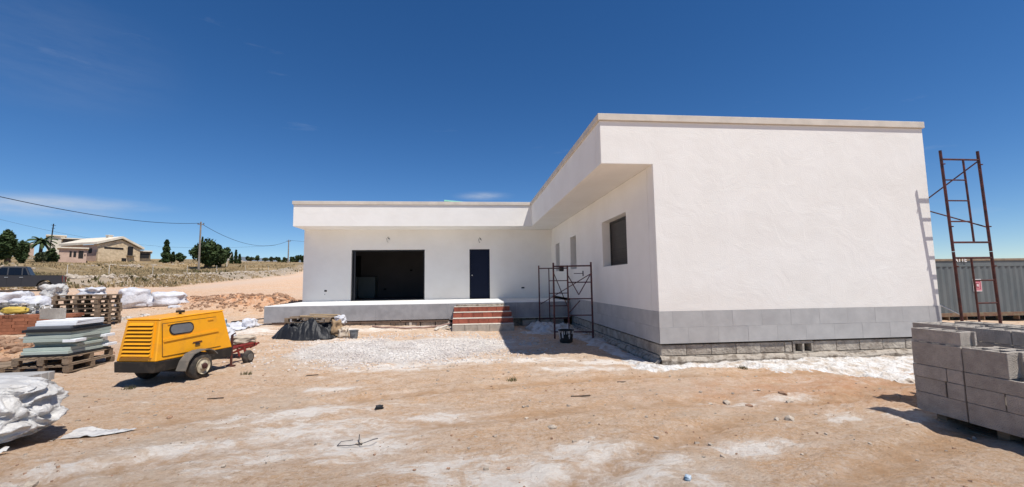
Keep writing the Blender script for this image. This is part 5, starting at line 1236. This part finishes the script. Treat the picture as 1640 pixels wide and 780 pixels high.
rs = np.random.RandomState(9); n_ = 9000; u = rs.uniform(-10, 490, n_); s = rs.uniform(33, 95, n_); P = np.array([at(a, b) for a, b in zip(u, s)]); dd_ = foot_d(P[:, 0], P[:, 1]); P = P[(dd_ > .1) & (dd_ < 2.8)]; scatter('bank_stones', surf(P[:, 0], P[:, 1]), list(.04+.16*rs.rand(len(P))**3), 'pale_rock', .6, 1)
rs = np.random.RandomState(6); n_ = 500; u = rs.uniform(0, 480, n_); s = rs.uniform(34, 110, n_); P = np.array([at(a, b) for a, b in zip(u, s)]); ok = foot_d(P[:, 0], P[:, 1]) > 0; P = P[ok]; scatter('field_stones', surf(P[:, 0], P[:, 1]), list(.05+.16*rs.rand(len(P))**3), 'pale_rock', .6, 1)

# litter one can pick out in the yard
sm1 = stone_mesh('stone', 3, 'pale_rock'); sm2 = stone_mesh('stone', 8, 'pale_rock'); sm3 = stone_mesh('stone', 5, 'dirt_clod')
def gpos(u, v):
    p = spot(u, v, 2)[0]; return p.x, p.y, hz(p.x, p.y)
for (u, v, r_, me, lb) in ((885, 686, .045, sm1, 'white stone chip lying alone on the earth below the low scaffold shadow'), (1164, 639, .05, sm2, 'pale flat stone in front of the white plaster strip, leftmost of two'), (1266, 640, .05, sm1, 'pale stone in front of the plaster strip, right of the similar flat stone'),
        (1264, 674, .05, sm2, 'pale chip midway between the white wall and the lower edge of the photo'), (1244, 674, .035, sm1, 'small chip just left of the larger pale chip in the open ground'), (1254, 631, .05, sm3, 'brown clod above the pale stone in front of the plaster strip'),
        (45, 772, .06, sm1, 'pale stone below the draped plastic sheet in the lower left corner'), (272, 668, .035, sm3, 'dark little clod lying on the ground below the compressor'), (1200, 650, .04, sm3, 'brown clod among the stones in front of the white wall'), (1456, 610, .06, sm2, 'rough stone beside the far corner of the block stack')):
    x, y, z_ = gpos(u, v); o = put(me, 'stone', None, (x, y, z_+r_*.25), (0, 0, random.random()*6), (r_*1.3, r_, r_)); tag(o, lb, 'stone')
x, y, z_ = gpos(1102, 770); o = bag('crushed_can', x, y, .075, .05, .03, 'blue_plastic', 2.2, 1., wr=.4, n1=16, n2=10); o.location.z = z_; tag(o, 'crushed bluish scrap lying on the pale ground at the bottom edge', 'scrap')
x, y, z_ = gpos(607, 654); o = bag('scrap', x, y, .10, .05, .05, 'black_film', 4.2, .5, wr=.5, n1=16, n2=10); o.location.z = z_; tag(o, 'small black plastic scrap lying on the ground in front of the gravel', 'scrap')
x, y, z_ = gpos(578, 714); mb = MB(); mb.path([(x-.22, y-.02, z_+.015), (x-.1, y-.05, z_+.02), (x+.02, y-.04, z_+.03), (x+.12, y, z_+.05), (x+.15, y+.05, z_+.04)], .004); mb.path([(x-.22, y-.02, z_+.015), (x-.2, y+.04, z_+.03), (x-.1, y+.1, z_+.02)], .003); mb.path([(x-.04, y+.1, z_+.07), (x-.02, y, z_+.03), (x+.02, y-.05, z_+.02)], .004)
tag(mb.build('wire_scrap', M['wire_black']), 'bent piece of thin dark wire lying on the pale patch of ground', 'wire scrap')
for (u, v, l_, a, lb) in ((930, 636, .28, 5, 'thin dark stick lying on the earth below the shaded corner'), (997, 613, .16, -8, 'short dark splinter near the corner of the white wall'), (500, 600, .2, 12, 'short stick lying at the left rim of the gravel'), (345, 640, .2, 8, 'small twig lying below the compressor shadow')):
    x, y, z_ = gpos(u, v); o = MB().box(-l_/2, l_/2, -.008, .008, 0, .012).build('stick', M['bark']); o.location = (x, y, z_+.006); o.rotation_euler = (0, 0, R(a)); tag(o, lb, 'stick')
# small weeds in the yard
for k, (u, v, lb) in enumerate(((395, 601, 'little green weed on the ground right of the compressor wheel'), (206, 624, 'little weed under the left side of the compressor'), (1190, 590, 'dry little weed at the edge of the plaster strip'), (820, 610, 'tiny weed near the tip of the building shadow'))):
    x, y, z_ = gpos(u, v); rs = np.random.RandomState(k); V = []
    for j in range(40):
        a = rs.rand()*6.28; r_ = rs.rand()*.10; l_ = .03+.05*rs.rand(); p = np.array([x+r_*math.cos(a), y+r_*math.sin(a)*.7, z_]); w_ = .006; t_ = rs.normal(0, .02, 2)
        V += [p+[-w_, 0, 0], p+[w_, 0, 0], p+[t_[0], t_[1], l_]]
    o = put(np_mesh('weed', np.array(V), np.arange(len(V)).reshape(-1, 3), M['weed'], False), 'weed'); tag(o, lb, 'weed')
